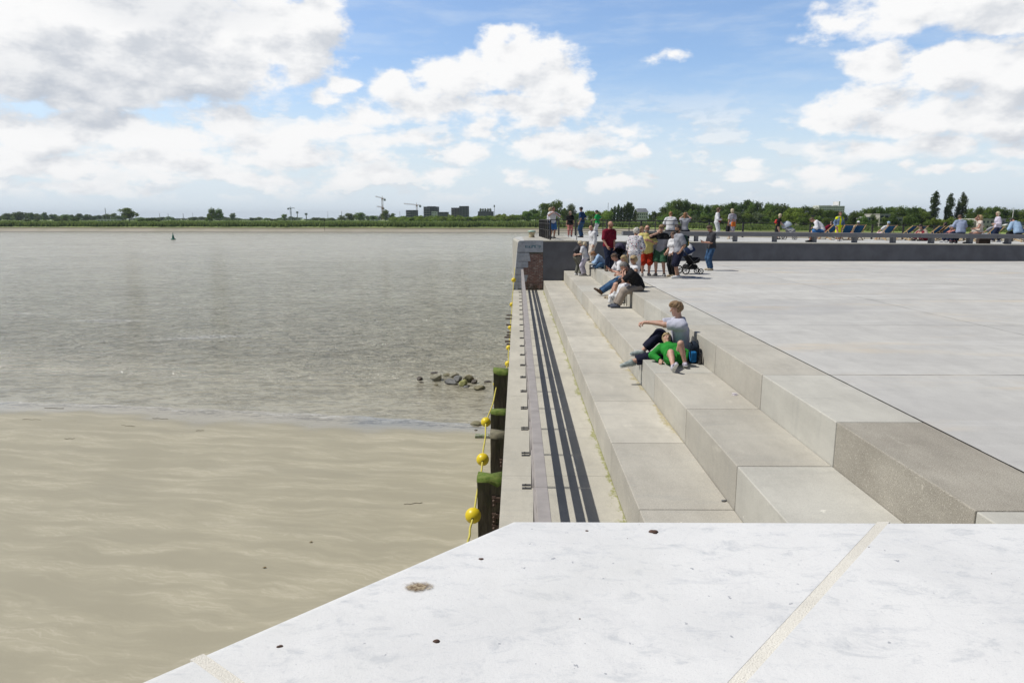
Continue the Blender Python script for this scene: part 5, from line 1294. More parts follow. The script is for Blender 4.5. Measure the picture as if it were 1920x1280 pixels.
    if over:  # (name, mat, hem, sleeve): an open layer over the shirt
        nm_, mo, hem2, sl2 = over
        def ov(Q):
            d = np.maximum(torso(Q, .020), -plane(Q, P+u*hem2, u)); d = np.maximum(d, plane(Q, T+u2*.02, u2))
            d = np.maximum(d, -np.maximum(np.abs((Q-P)@r)-.030, -plane(Q, P, f)))
            if sl2:
                for i in range(2):
                    e_ = smin(rcone(Q, sh[i], el[i], .046, .038), np.maximum(rcone(Q, el[i], wr[i], .037, .029), plane(Q, el[i]+(wr[i]-el[i])*max(.01, sl2-1), wr[i]-el[i])), .01) if sl2 > 1 else np.maximum(rcone(Q, sh[i], el[i], .046, .038), plane(Q, sh[i]+(el[i]-sh[i])*sl2, el[i]-sh[i])); d = smin(d, e_, .018)
            return np.maximum(d, -rcone(Q, nb, nb+u2*.1, .038, .05))
        mesh_obj(nm_, [surfnet(ov, lo-.03, hi+.03, h)], mo, t, H)
    if bottom:
        kd, mb, fr, lo_ = bottom; g = .007+lo_*.5
        def trs(Q):
            g0 = .0065; d = np.maximum(rcone(Q, P-r*.037, P+r*.037, .062+g0, .062+g0), plane(Q, P+u*.065, u))
            d = smin(d, np.maximum(rcone(Q, P-r*.03, P+r*.03+u*.05, .057+g0+fat*.2, .055+g0+fat*.2), plane(Q, P+u*.065, u)), .03)
            for i in range(2):
                k2 = kn[i]
                if fr <= 1:
                    q = hp[i]+(k2-hp[i])*fr; e_ = np.maximum(rcone(Q, hp[i], k2, .060+g, .042+g+lo_), plane(Q, q, k2-hp[i]))
                else:
                    q = k2+(ank[i]-k2)*(fr-1); lw = np.maximum(rcone(Q, k2, ank[i], .037+g+lo_*.7, .026+g+lo_), plane(Q, q, ank[i]-k2)); e_ = smin(rcone(Q, hp[i], k2, .059+g, .037+g+lo_*.7), lw, .018)
                d = smin(d, e_, .022) if i == 0 else smin(d, e_, .012)
            return d+.0018*np.sin(Q[..., 2]*60+Q[..., 0]*30+ph[5])*np.sin(Q[..., 1]*55+ph[1])
        mesh_obj(kd, [surfnet(trs, lo-.02, hi+.02, h)], mb, t, H)
    if skirt:   # (name, mat, end point, radius at end)
        nm_, mk_, endp, r1 = skirt; endp = A3(endp)
        mesh_obj(nm_, [surfnet(lambda Q: np.maximum(smin(torso(Q, .012)+.0*Q[..., 0], rcone(Q, P+u*.02, endp, .072, r1), .03), np.maximum(plane(Q, endp, endp-P), plane(Q, P+u*.12, u)))+.003*np.sin(np.arctan2(Q[..., 0]-P[0], Q[..., 1]-P[1])*9), np.minimum(lo, endp-r1)-.03, np.maximum(hi, endp+r1)+.03, h)], mk_, t, H)
    if shoes is not None:
        for i in range(2):
            a_ = ank[i]; tz = toe[i]; dn = -nrm(np.cross(np.cross(tz, A3((0, 0, 1))), tz))*-1
            upv = nrm(np.cross(np.cross(tz, A3((0, 0, 1))), tz)); upv = upv if upv[2] > 0 or len(feet[i]) > 4 else -upv
            s0 = a_-upv*.022-tz*.018; s1 = a_-upv*.024+tz*.096
            def sf(Q): return np.maximum(smin(smin(rcone(Q, s0, s1, .027, .022), rcone(Q, a_-upv*.012, a_-upv*.018+tz*.055, .026, .020), .02), rcone(Q, a_-upv*.02, a_+upv*.0, .026, .025), .012), -plane(Q, a_-upv*.043, upv))
            pts = np.array([s0, s1, a_]); so_ = mesh_obj('shoe', [surfnet(sf, pts.min(0)-.05, pts.max(0)+.05, h*.75)], shoes, t, H)
            if res < .012:
                mesh_obj('sole', [surfnet(lambda Q: np.maximum(np.maximum(rcone(Q, s0, s1, .030, .0255), plane(Q, a_-upv*.032, upv)), -plane(Q, a_-upv*.046, upv)), pts.min(0)-.05, pts.max(0)+.05, h*.6)], m_white, so_, H)
    t['_j'] = 0; del t['_j']
    return t, dict(P=P*H, T=T*H, hc=hc*H, wr=[q*H for q in wr], kn=[q*H for q in kn], M=M, M2=M2)

# ---- bags, prams, deck chairs
def blob(name, fn, lo, hi, mat, parent=None, h=.012, loc=None):
    o = mesh_obj(name, [surfnet(fn, lo, hi, h)], mat, parent)
    if loc is not None: o.location = loc
    return o
def rbox(Q, c, b_, r_):
    q = np.abs(Q-A3(c))-(A3(b_)-r_); return np.linalg.norm(np.maximum(q, 0), axis=-1)+np.minimum(q.max(-1), 0)-r_
def backpack(label, pt, J, rz, loc, H, mat, mat2=None, size=1., w_=.14, h_=.21):
    # hangs on the wearer's back, between shoulders and hips
    c = J['P']*.45+J['T']*.55; M = J['M2']; up_ = M[:, 2]; f_ = M[:, 1]; r_ = M[:, 0]; c = c-f_*(.105*H/1.75+.075*size)
    Rz = Matrix.Rotation(rz, 3, 'Z'); wc = Vector(loc)+Rz@Vector(c)
    b_ = thing('backpack', label, 'backpack', wc, rz)
    B = M.T
    bo = blob('bag_body', lambda Q: smin(rbox(Q@M, (0, 0, 0), (w_*size, .085*size, h_*size), .06), rbox(Q@M, (0, -.09*size, -.07*size), (w_*.75*size, .04*size, .09*size), .035), .03), (-.35,)*3, (.35,)*3, mat, b_, .014)
    if mat2: blob('front_pocket', lambda Q: rbox(Q@M, (0, -.105*size, -.07*size), (w_*.72*size, .042*size, .088*size), .03), (-.35,)*3, (.35,)*3, mat2, b_, .012)
    s = MB()
    for sx in (-1, 1):
        pts = [r_*sx*.07+up_*.16*size+f_*.05, r_*sx*.085+up_*.20+f_*.12, r_*sx*.10+up_*.12+f_*.205, r_*sx*.115-up_*.02+f_*.17, r_*sx*.10-up_*.12*size+f_*.05]
        s = MB(); s.tube([tuple(p) for p in pts], .017, 6); s.build('strap', mat, b_)
    return b_
def wheel(s_parent, c, r_, m, w_=.035):
    s = MB(); s.lathe([(r_*.78, -w_/2), (r_, -w_/2), (r_*1.02, 0), (r_, w_/2), (r_*.78, w_/2), (r_*.78, -w_/2)], (0,0,0), 20)
    s.v = [(z+c[0], x+c[1], y+c[2]) for x, y, z in s.v]; o = s.build('wheel', m, s_parent)
    s = MB(); s.lathe([(.0001, -w_*.3), (r_*.2, -w_*.3), (r_*.2, w_*.3), (.0001, w_*.3)], (0,0,0), 10)
    for k in range(5):
        a = k*1.2566; s.bar((0,0,0), (math.cos(a)*r_*.8, math.sin(a)*r_*.8, 0), .012, .012)
    s.v = [(z+c[0], x+c[1], y+c[2]) for x, y, z in s.v]; s.build('rim', pm('grey_rim', (.3,.3,.3), rough=.4), o)
def pram(label, loc, rz, hood, seat, frame, extra=None, sc=1.0, hoodopen=True):
    t = thing('pushchair', label, 'pushchair', loc, rz); t.scale = (sc,)*3
    for x in (-.26, .26): wheel(t, (x, -.28, .15), .15, m_joint); wheel(t, (x*.65, .38, .10), .10, m_joint)
    s = MB()
    for x in (-.24, .24):
        s.tube([(x, -.28, .15), (x, .05, .45), (x*.9, .30, .62)], .014, 6); s.tube([(x*.65, .38, .10), (x, .05, .42), (x, -.30, .78), (x*.95, -.48, 1.02)], .014, 6)
    s.tube([(-.23, -.48, 1.02), (.23, -.48, 1.02)], .017, 6); s.tube([(-.26, -.28, .15), (.26, -.28, .15)], .012, 6); s.build('frame', frame, t)
    blob('seat', lambda Q: smin(rcone(Q, (0, .02, .46), (0, .30, .50), .13, .11), rcone(Q, (0, .0, .48), (0, -.20, .82), .13, .12), .05), (-.3, -.5, .2), (.3, .6, 1.1), seat, t, .025)
    blob('hood', lambda Q: np.maximum(np.maximum(ell(Q, (0, -.10, .78), (.235, .30, .30)), -ell(Q, (0, -.10, .78), (.215, .28, .28))), -plane(Q, (0, .02, .80), (0, -.45, 1))), (-.3, -.45, .45), (.3, .3, 1.15), hood, t, .02)
    blob('basket', lambda Q: rbox(Q, (0, .02, .26), (.19, .22, .09), .05), (-.3, -.3, .1), (.3, .35, .45), seat, t, .025)
    if extra: blob('blanket', lambda Q: ell(Q, extra[0], extra[1])+.02*np.sin(Q[..., 0]*30)*np.sin(Q[..., 2]*24+Q[..., 1]*20), A3(extra[0])-A3(extra[1])-.05, A3(extra[0])+A3(extra[1])+.05, extra[2], t, .018)
    return t
m_wood = pm('beech_wood', (.50, .34, .17), (.42, .28, .14), rough=.6, scale=12)
m_canvas = cloth('navy_canvas', (.018, .085, .20), (.014, .065, .16))
def deck_chair(label, loc, rz):
    t = thing('deck_chair', label, 'deck chair', loc, rz, 'blue canvas deck chairs along the deck')
    s = MB()
    for x in (-.29, .29): s.bar((x, -.62, .92), (x, .46, .03), .03, .045)
    s.bar((-.29, -.60, .90), (.29, -.60, .90), .035, .035); s.bar((-.29, .45, .035), (.29, .45, .035), .03, .03); s.build('back_frame', m_wood, t)
    s = MB()
    for x in (-.25, .25): s.bar((x, .52, .40), (x, -.48, .03), .03, .045)
    s.bar((-.25, .50, .39), (.25, .50, .39), .035, .035); s.bar((-.25, -.46, .035), (.25, -.46, .035), .03, .03); s.build('seat_frame', m_wood, t)
    s = MB(); s.bar((-.31, -.25, .62), (-.31, -.52, .06), .022, .03); s.bar((.31, -.25, .62), (.31, -.52, .06), .022, .03); s.build('prop', m_wood, t)
    n_ = 12; a = Vector((0, -.60, .915)); b_ = Vector((0, .50, .405)); vs = []
    for th in (0, .006):
        for i in range(n_+1):
            u = i/n_; q = a.lerp(b_, u); q.z -= .26*math.sin(math.pi*min(1, u*1.0))**.9*(.6+.8*u*(1-u)); vs += [(-.23, q.y, q.z-th), (.23, q.y, q.z-th)]
    m_ = 2*(n_+1); fs = []
    for i in range(n_): fs += [(2*i, 2*i+1, 2*i+3, 2*i+2), (m_+2*i+2, m_+2*i+3, m_+2*i+1, m_+2*i), (2*i, 2*i+2, m_+2*i+2, m_+2*i), (2*i+3, 2*i+1, m_+2*i+1, m_+2*i+3)]
    s = MB(); s.add(vs, fs, True); s.build('canvas', m_canvas, t); return t
# ---------------------------------------------------------------- the people
c_white = cloth('cloth_white', (.72, .72, .74)); c_lilac = cloth('cloth_pale_lilac', (.52, .53, .62)); c_black = cloth('cloth_black', (.018, .018, .020)); c_navy = cloth('cloth_navy', (.016, .018, .038))
c_maroon = cloth('cloth_maroon', (.19, .012, .03)); c_jeans = cloth('denim', (.055, .12, .22), (.03, .07, .15)); c_djeans = cloth('dark_denim', (.018, .025, .055)); c_yellow = cloth('cloth_soft_yellow', (.68, .60, .22)); c_red = cloth('cloth_red', (.42, .035, .012))
c_green = cloth('cloth_bright_green', (.03, .27, .04)); c_dgreen = cloth('cloth_dark_green', (.045, .12, .065)); c_grey = cloth('cloth_grey', (.33, .34, .38)); c_beige = cloth('cloth_beige', (.33, .28, .235)); c_taupe = cloth('cloth_grey_green', (.17, .17, .14))
c_floral = cloth('cloth_floral', (.72, .71, .73), (.5, .45, .30), 'print', 22); c_dfloral = cloth('cloth_dark_floral', (.45, .46, .50), (.30, .12, .12), 'print', 30); c_neon = cloth('cloth_neon_yellow', (.72, .78, .01)); c_pink = cloth('cloth_pale_pink', (.62, .46, .50)); c_cream = cloth('cloth_cream', (.68, .60, .52))
c_blue = cloth('cloth_blue', (.06, .18, .42)); c_lblue = cloth('cloth_light_blue', (.34, .48, .66)); c_lav = cloth('cloth_lavender_white', (.62, .58, .68)); c_ofl = cloth('cloth_orange', (.62, .16, .03)); c_rose = cloth('cloth_salmon', (.60, .24, .20)); c_dnim = cloth('denim_jacket', (.18, .25, .38)); c_char = cloth('cloth_charcoal', (.055, .055, .062)); c_kgrn = cloth('cloth_kelly_green', (.02, .34, .09))
s_dark = pm('shoe_dark', (.03, .03, .035), rough=.5); s_white = pm('shoe_white', (.70, .70, .70), rough=.5); s_grey = pm('shoe_grey', (.30, .29, .28), rough=.6); s_brown = pm('shoe_brown', (.10, .06, .035), rough=.6); s_tan = pm('shoe_tan', (.50, .42, .30), rough=.6); s_teal = pm('shoe_grey_green', (.36, .40, .37), (.18, .22, .22), rough=.6, scale=14); s_lil = pm('shoe_white_purple', (.62, .60, .66), (.10, .08, .16), rough=.5, scale=16); s_blue = pm('shoe_slate', (.08, .09, .12), rough=.6)
def stand(label, px_, pyf, pyt, z=0., rz=180, Y=None, **k):
    if Y is None: b_ = onz(px_, pyf, z)
    else: b_ = at(px_, pyf, Y); b_.z = deckz(b_.x, Y)+.003
    H = at(px_, pyt, b_.y).z-b_.z; H = max(1.35, min(1.95, H)); loc = (b_.x, b_.y, b_.z)
    t, J = person(label, loc, R(rz), H, **k); return t, J, loc, H, R(rz)
LEG = ('trousers',)
# standing group on the plaza
a = stand('tall bearded man in a maroon T-shirt holding the handle of a dark pushchair', 1140, 508, 414, rz=205, top=(c_maroon, .95, -.055, .012), bottom=('jeans', c_djeans, 1.97, .006), shoes=s_brown, hair=('fringe', 'lbrown'), beard='ginger', skin='red',
      hands=[(-.05, .13, .47), (.12, .13, .50)], elbowp=[(-.7, -.6, 0), (.7, -.6, 0)], head=(25, 6, 0), feet=[(-.06, -.01, 0, 10), (.06, .02, 0, -20)], fat=.012)
stand('bald old man all in white walking with bowed head by the dark wall', 1111, 492, 421, rz=118, top=(c_white, 2.0, -.05, .012), bottom=('trousers', c_cream, 1.98, .012), shoes=s_tan, hair=('bald', 'white'), skin='red', head=(5, 22, 0), lean=(6, 0),
      hands=[(-.13, .06, .47), (.15, -.06, .50)], feet=[(-.05, .05, 0, 5), (.05, -.05, 0, -5)])
a = stand('woman in a black T-shirt and grey trousers bending towards the woman in white', 1083, 516, 447, z=Z2, rz=-62, top=(c_black, .8, -.02, .006), bottom=('trousers', c_taupe, 1.95, .008), shoes=s_white, hair=('bob', 'pblond'), fem=True, lean=(18, 6), mid=12, hip=(0, -.04, .50), head=(-15, 25, 0),
      hands=[(-.02, .26, .56), (.10, .24, .56)], elbowp=[(-.5, -.8, -.4), (.5, -.8, -.4)], feet=[(-.06, -.02, 0, 8), (.07, .02, 0, -10)])
backpack('black backpack on the bending woman in a black T-shirt', None, a[1], a[4], a[2], a[3], c_char, None, .85)
stand('blonde woman in a white T-shirt and pale pink trousers on the middle tier', 1095, 517, 448, z=Z2, rz=80, top=(c_white, .8, -.055, .012), bottom=('trousers', c_lav, 1.93, .006), shoes=s_grey, hair=('bob', 'pblond'), fem=True, lean=(12, -4), mid=6, hip=(0, -.03, .51), head=(30, 20, 0), glasses=True,
      hands=[(-.09, .22, .58), (.02, .24, .56)], elbowp=[(-.5, -.8, -.5), (.5, -.8, -.5)], feet=[(-.055, .02, 0, 8), (.055, -.03, 0, -8)])
stand('woman with white curly hair in a floral blouse and white trousers seen from behind', 1189, 520, 427, rz=-22, top=(c_floral, 1.5, -.12, .022), bottom=('trousers', c_white, 1.95, .008), shoes=s_white, hair=('curly', 'white'), fem=True, fat=.03, head=(-25, 10, 0), skin='tan',
      hands=[(-.16, .06, .46), (.14, .12, .52)])
stand('brown-haired woman half hidden behind the man in the yellow shirt', 1198, 508, 425, rz=230, top=(c_pink, .8, -.05, .01), bottom=('trousers', c_pink, 1.6, .006), shoes=s_dark, hair=('bob', 'lbrown'), fem=True)
stand('stout man in a yellow polo shirt, red shorts and sunglasses', 1210, 517, 421.5, rz=178, top=(c_yellow, .98, -.095, .022), bottom=('shorts', c_red, 1.02, .022), shoes=s_grey, hair=('fringe', 'grey'), beard='grey', skin='red', glasses=True, fat=.045, head=(0, 2, 0),
      hands=[(-.03, .14, .70), (.17, .03, .50)], elbowp=[(-1, -.3, -.4), (.6, -1, 0)], feet=[(-.065, .0, 0, 12), (.065, 0, 0, -12)], palms=[(0, -1, 0, .9, .2, .1), (-1, 0, 0)])
stand('young man in a black-topped grey T-shirt and green shorts, hand to his mouth', 1237, 517.5, 421.5, rz=155, top=(c_grey, .9, -.04, .012, 'shirt', c_black), bottom=('shorts', c_dgreen, 1.0, .022), shoes=s_grey, hair=('quiff', 'lbrown'), glasses=True, head=(25, 4, 0),
      hands=[(-.15, .03, .49), (.045, .115, .845)], elbowp=[(-.5, -1, 0), (1, .35, -.5)], feet=[(-.085, .0, 0, 14), (.075, .02, 0, -14)], palms=[(1, 0, 0), (-.3, -.8, .3, -.5, -.2, .8)])
stand('dark-haired woman in sunglasses and black trousers behind the man with the backpack', 1261, 519, 433.5, rz=120, top=(c_white, .8, -.04, .01), bottom=('trousers', c_black, 1.95, .006), shoes=s_tan, hair=('bun', 'brown'), fem=True, glasses=True, hands=[(-.10, .14, .52), (.10, .14, .52)])
a = stand('dark-bearded man in a pale T-shirt and navy shorts with bright white sneakers', 1271, 521.5, 421.5, rz=100, top=(c_grey, .9, -.04, .014), bottom=('shorts', c_navy, 1.02, .020), shoes=s_white, hair=('short', 'dark'), beard='dark', skin='tan', head=(8, 3, 0),
      hands=[(-.12, .03, .50), (.14, .03, .50)], elbowp=[(-.5, -1, 0), (.5, -1, 0)], feet=[(-.06, .05, 0, 6), (.06, -.04, 0, -8)])
backpack('dark green backpack with a yellow pocket on the dark-bearded man', None, a[1], a[4], a[2], a[3], cloth('pack_green', (.03, .065, .05)), cloth('pack_yellow', (.48, .30, .02)), 1.0)
a = stand('man in a charcoal T-shirt and blue jeans standing alone looking at his phone', 1332, 507, 421.5, rz=98, top=(c_char, .95, -.05, .012), bottom=('jeans', c_jeans, 1.96, .006), shoes=s_tan, hair=('quiff', 'brown'), skin='red', head=(2, 26, 0),
      hands=[(-.045, .19, .62), (.035, .19, .62)], elbowp=[(-.5, -1, -.4), (.5, -1, -.4)], palms=[(.6, -.3, .8), (-.6, -.3, .8)], curl=.9)
def put(o, a, v):   # place a thing at a point given in a figure's own (metre) frame
    o.location = Vector(a[2])+Matrix.Rotation(a[4], 3, 'Z')@Vector(v); o.rotation_euler.z = a[4]; return o
s = MB(); s.box((-.035, -.045, -.005), (.035, .085, .005)); o = bev(s.build('mobile_phone', m_shade), .003); put(o, a, (-.01, .235*a[3], .655*a[3])); o.rotation_euler.x = .5; tag(o, 'black phone held by the man in the charcoal T-shirt', 'phone')
q = onz(1160, 507, 0)
pram('dark navy pushchair with a raised patterned hood beside the bearded man', (q.x, q.y, 0), R(160), cloth('hood_navy_print', (.03, .03, .055), (.10, .09, .14), None), c_black, m_dark_metal, None, 1.0)
q = onz(1291, 513, 0)
pram('black pushchair draped with white cloths and a navy hood', (q.x, q.y-.1, 0), R(-75), cloth('hood_navy', (.03, .05, .12)), c_black, m_dark_metal, ((0, -.08, .88), (.22, .17, .22), c_white), 1.0)
# shopping bag held by the floral woman
a_ = onz(1171, 505, 0); hb = thing('handbag', 'slouchy grey handbag hanging from the hand of the woman in the floral blouse', 'handbag', (a_.x, a_.y-1.0, .50))
blob('bag_body', lambda Q: smin(rbox(Q, (0, 0, 0), (.17, .10, .15), .08), ell(Q, (0, 0, -.08), (.20, .12, .12)), .05)+.012*np.sin(Q[..., 0]*50+Q[..., 2]*20), (-.3,)*3, (.3,)*3, cloth('bag_grey', (.15, .155, .16)), hb, .014)
s = MB(); s.tube([(-.10, 0, .10), (-.06, 0, .26), (.06, 0, .26), (.10, 0, .10)], .012, 6); s.build('handle', cloth('bag_grey', (.15, .155, .16)), hb)

# seated on the kerb tier
def sitk(label, X, Y, rz=90, H=1.75, drop=-Z2, **k):
    k.setdefault('hip', (0, 0, .068)); t, J = person(label, (X, Y, 0.003), R(rz), H, **k); return t, J, (X, Y, 0.003), H, R(rz)
dz = Z2/1.75
sitk('grey-haired man in a black polo shirt resting chin on hand on the kerb', 3.40, 19.15, 92, 1.80, lean=(20, 0), mid=20, top=(c_black, .98, -.04, .012), bottom=('trousers', c_beige, 1.94, .012), shoes=s_blue, hair=('short', 'grey'), skin='red', head=(0, 4, 0), fat=.018,
     feet=[(-.055, .335, Z2/1.8, 4), (.055, .355, Z2/1.8, -4)], kneep=[(-.05, .3, 1), (.05, .3, 1)], hands=[(-.03, .262, .305), (.03, .20, .14)], elbowp=[(-.2, .5, -1), (.6, -.3, -.6)], palms=[(0, -1, 0, 0, -.25, 1), (0, 0, -1, .1, .9, 0)], curl=(1.0, .6), res=.012)
sitk('woman with curly blonde hair, sunglasses and a white sleeveless top on the kerb', 3.50, 20.35, 100, 1.68, lean=(4, 0), top=(c_white, .1, -.03, .006), bottom=('trousers', c_white, 1.9, .008), shoes=s_white, hair=('curly', 'blond'), fem=True, glasses=True, skin='tan', head=(6, 0, 0),
     feet=[(-.05, .30, Z2/1.68, 0), (.05, .31, Z2/1.68, 0)], kneep=[(-.05, .4, 1), (.05, .4, 1)], hands=[(-.09, .20, .16), (.09, .20, .16)], palms=[(0, 0, -1, 0, 1, 0), (0, 0, -1, 0, 1, 0)], elbowp=[(-.8, -.5, -.3), (.8, -.5, -.3)])
a = sitk('dark-haired man in a white T-shirt and jeans, legs stretched down to the tier', 3.44, 22.3, 96, 1.80, lean=(14, 0), mid=10, top=(c_white, .8, -.03, .008), bottom=('jeans', c_jeans, 1.95, .008), shoes=s_brown, hair=('short', 'brown'), skin='red', head=(4, 14, 0),
     feet=[(-.07, .43, Z2/1.8+.015, 6, .75), (.02, .45, Z2/1.8+.02, -6, .7)], kneep=[(-.05, .2, 1), (.05, .2, 1)], hands=[(-.055, .22, .19), (.045, .26, .22)], elbowp=[(-.7, -.4, -.6), (.7, -.4, -.6)], palms=[(.5, 0, .8, .2, 1, 0), (-.8, 0, .5, -.2, 1, .2)], curl=.9)
s = MB(); s.box((-.05, -.02, -.06), (.05, .02, .06)); o = bev(s.build('camera_case', pm('case_green', (.06, .08, .07))), .01); put(o, a, (.02, .34*a[3], .25*a[3])); tag(o, 'small dark grey-green case in the hands of the man in jeans', 'case')
sitk('woman with long blonde hair and bare legs on the kerb beside the man in jeans', 3.45, 21.35, 94, 1.66, lean=(10, 0), top=(c_black, .5, -.03, .006), bottom=('shorts', c_black, .9, .01), shoes=s_tan, hair=('long', 'blond'), fem=True, head=(10, 10, 0),
     feet=[(-.045, .30, Z2/1.66, 0), (.045, .33, Z2/1.66, 0)], kneep=[(-.05, .4, 1), (.05, .4, 1)], hands=[(-.05, .20, .17), (.06, .22, .16)], elbowp=[(-.8, -.5, -.3), (.8, -.5, -.3)])
sitk('person with auburn hair sitting cross-legged on the kerb bent over a paper', 3.52, 28.1, 84, 1.62, lean=(20, 0), mid=22, top=(c_lblue, 2.0, -.02, .012), bottom=('jeans', c_jeans, 1.95, .010), shoes=s_dark, hair=('bob', 'ginger'), fem=True, head=(0, 26, 0),
     feet=[(-.10, .20, -.02, -40), (.08, .26, -.03, 30)], kneep=[(-1, .5, .2), (1, .5, .2)], hands=[(-.03, .28, .14), (.05, .28, .14)], elbowp=[(-.8, 0, -.5), (.8, 0, -.5)])
s = MB(); s.add([(-.2,-.14,0),(.0,-.15,.02),(.2,-.12,.0),(.2,.14,.015),(0,.15,.03),(-.2,.13,.005)], [(0,1,4,5),(1,2,3,4)]); tag(s.build('newspaper', m_white, None, (3.15+.1, 28.4, .05)), 'open white paper in front of the person with auburn hair', 'newspaper')
# white carrier bag on the middle tier
q = onz(1149, 570, Z2); cb = thing('carrier_bag', 'crumpled white plastic carrier bag standing on the middle tier', 'bag', (q.x+.05, q.y+.15, Z2))
blob('bag_body', lambda Q: smin(rbox(Q, (0, 0, .13), (.16, .11, .14), .07), ell(Q, (.02, 0, .27), (.08, .05, .09)), .06)+.012*np.sin(Q[..., 0]*55+Q[..., 2]*30)*np.sin(Q[..., 1]*40+Q[..., 2]*22), (-.3, -.3, 0), (.3, .3, .45), cloth('plastic_white', (.78, .78, .78)), cb, .014)
s = MB(); s.tube([(-.07, -.02, .26), (-.10, -.12, .20), (-.04, -.14, .10), (.03, -.12, .09)], .008, 5); s.build('handle', m_joint, cb)
for i, (dy, hh_) in enumerate(((0, .42), (.13, .40), (.28, .38))):
    s = MB(); s.tube([(0, 0, 0), (0, .01, hh_)], .011, 6); s.ball((0, .01, hh_), .018, 8); tag(s.build('walking_stick', m_dark_metal, None, (3.12-.05*i, 19.45+dy, Z2)), 'short dark folded stick leaning by the kerb behind the man in black', 'stick', 'folded sticks leaning at the kerb')

# ---- the couple in front
HM_ = 1.87; ym = 12.12; LM_ = (2.91, ym, Z2+.003)
rzm = R(90)
def loc_of(wpt, loc, rz, H): return tuple((Matrix.Rotation(-rz, 3, 'Z')@(Vector(wpt)-Vector(loc)))/H)
fR = loc_of((onz(1190, 655, Z2).x+.10, ym+.20, Z2), LM_, rzm, HM_)
person('young man in a pale lilac T-shirt and navy trousers leaning against the kerb', LM_, rzm, HM_, hip=(0, -.01, .066), lean=(-3, 0), mid=10, res=.0095, skin='fair', hair=('quiff', 'lbrown'),
    top=(c_lilac, .82, -.035, .012), bottom=('trousers', c_navy, 1.80, .010), shoes=s_teal, head=(2, 2, 0),
    feet=[(-.07, .52, -.085, 6, -.15), (.05, .345, 0.0, 2, .0)], kneep=[(-.15, .25, 1), (.05, .1, 1)], hands=[(.035, .295, .335), (.095, .335, .325)], elbowp=[(-.6, -.2, -.8), (.5, -.2, -1)],
    palms=[(0, -.2, -1, .35, .95, .0), (0, 0, -1, -.2, 1, -.15)], curl=(.8, 1.1))
HG = 1.44; LG = (2.69, 11.52, Z2+.003)
ug = nrm((-.07, 1, .22)); fg_ = nrm(np.cross(ug, np.cross((0, 0, 1), ug))); rg = np.cross(fg_, ug)
def lg(w): return tuple((Vector(w)-Vector(LG))/HG)
f1_ = lg((onz(1257, 693, Z2).x, 10.90, Z2)); f2g = lg((onz(1284, 688, Z2).x, 11.26, Z2))
person('girl in a bright green dress lying down with one knee raised', LG, 0, HG, hip=(0, 0, .072), basis=(rg, fg_, ug), res=.0095, skin='fair', fem=True, hair=('long', 'blond'),
    top=(c_green, 1.85, -.03, .007, 'dress'), bottom=('dress_skirt', c_green, .58, .020), shoes=s_lil, mid=12, head=(4, 34, 0),
    feet=[(f2g[0], f2g[1]+.02, .0, 172, .25), (f1_[0], f1_[1], .02, 190, .9)], kneep=[(-.22, 0, 1), (-.12, 0, 1)],
    hands=[lg((2.86, 11.52, Z2+.06)), lg((2.48, 11.58, Z2+.05))], elbowp=[(1, 0, .2), (-1, .3, -.1)], palms=[(0, 0, -1, 0, -1, 0), (0, 0, -1, -.3, -.9, .0)], curl=(.5, .7))
bp_ = thing('backpack', 'dark backpack with bright blue side standing against the kerb behind the young man', 'backpack', (3.06, 11.70, Z2))
blob('bag_body', lambda Q: smin(rbox(Q, (0, 0, .17), (.085, .13, .17), .06), ell(Q, (0, 0, .30), (.06, .09, .08)), .04), (-.2, -.25, 0), (.2, .25, .5), cloth('pack_dark', (.02, .03, .045)), bp_, .012)
blob('side_pocket', lambda Q: rbox(Q, (-.03, -.10, .12), (.06, .06, .10), .035), (-.2, -.25, 0), (.2, .1, .4), cloth('pack_blue', (.02, .17, .42)), bp_, .010)
s = MB(); s.tube([(-.02, -.05, .30), (-.07, -.10, .38), (-.09, -.14, .20), (-.06, -.15, .04)], .010, 6); s.build('strap', c_black, bp_)
s = MB(); s.lathe([(.0001, 0), (.032, .003), (.034, .15), (.014, .19), (.014, .21), (.0001, .21)], (0,0,0), 14); tag(s.build('drinks_bottle', m_shade, None, (3.13, 11.50, Z2)), 'small dark bottle standing in the corner beside the blue backpack', 'bottle')

# ---- people on the raised deck
RD = .02
def dk(label, px_, pyt, Y, rz, **k): k.setdefault('res', RD); return stand(label, px_, 445, pyt, rz=rz, Y=Y, **k)
a = dk('man in a white T-shirt and blue shorts hugging someone at the fence corner', 1035.5, 387, 37.2, 200, top=(c_white, .9, -.04, .012), bottom=('shorts', c_blue, 1.0, .02), shoes=s_dark, hair=('short', 'brown'), head=(60, 0, 0), skin='red', hands=[(-.10, .14, .76), (.06, .16, .80)], elbowp=[(-1, -.2, -.6), (1, -.2, -.6)])
backpack('dark backpack on the man at the fence corner', None, a[1], a[4], a[2], a[3], c_char, None, .8)
dk('fair-haired person in a pale top held close by the man at the fence corner', 1029.5, 389.5, 37.6, 280, top=(c_lav, .9, -.04, .012), bottom=('trousers', c_grey, 1.9, .01), shoes=s_dark, hair=('bob', 'blond'), fem=True)
dk('woman in a black T-shirt, white cap and patterned leggings', 1068.5, 396, 41.5, 185, top=(c_black, .8, -.06, .016), bottom=('leggings', c_rose, 1.9, .002), shoes=s_grey, hair=('bob', 'lbrown'), fem=True, cap=c_white, glasses=True, head=(0, 5, 0))
dk('man in a navy T-shirt, dark cap and jeans with a hand on his hip', 1090.5, 388, 40.2, 60, top=(cloth('tee_navy', (.02, .05, .13)), .9, -.04, .012), bottom=('jeans', c_jeans, 1.97, .008), shoes=s_dark, hair=('short', 'dark'), cap=c_char, hands=[(-.15, .03, .49), (.09, .03, .60)], elbowp=[(-.5, -1, 0), (1, -.6, 0)])
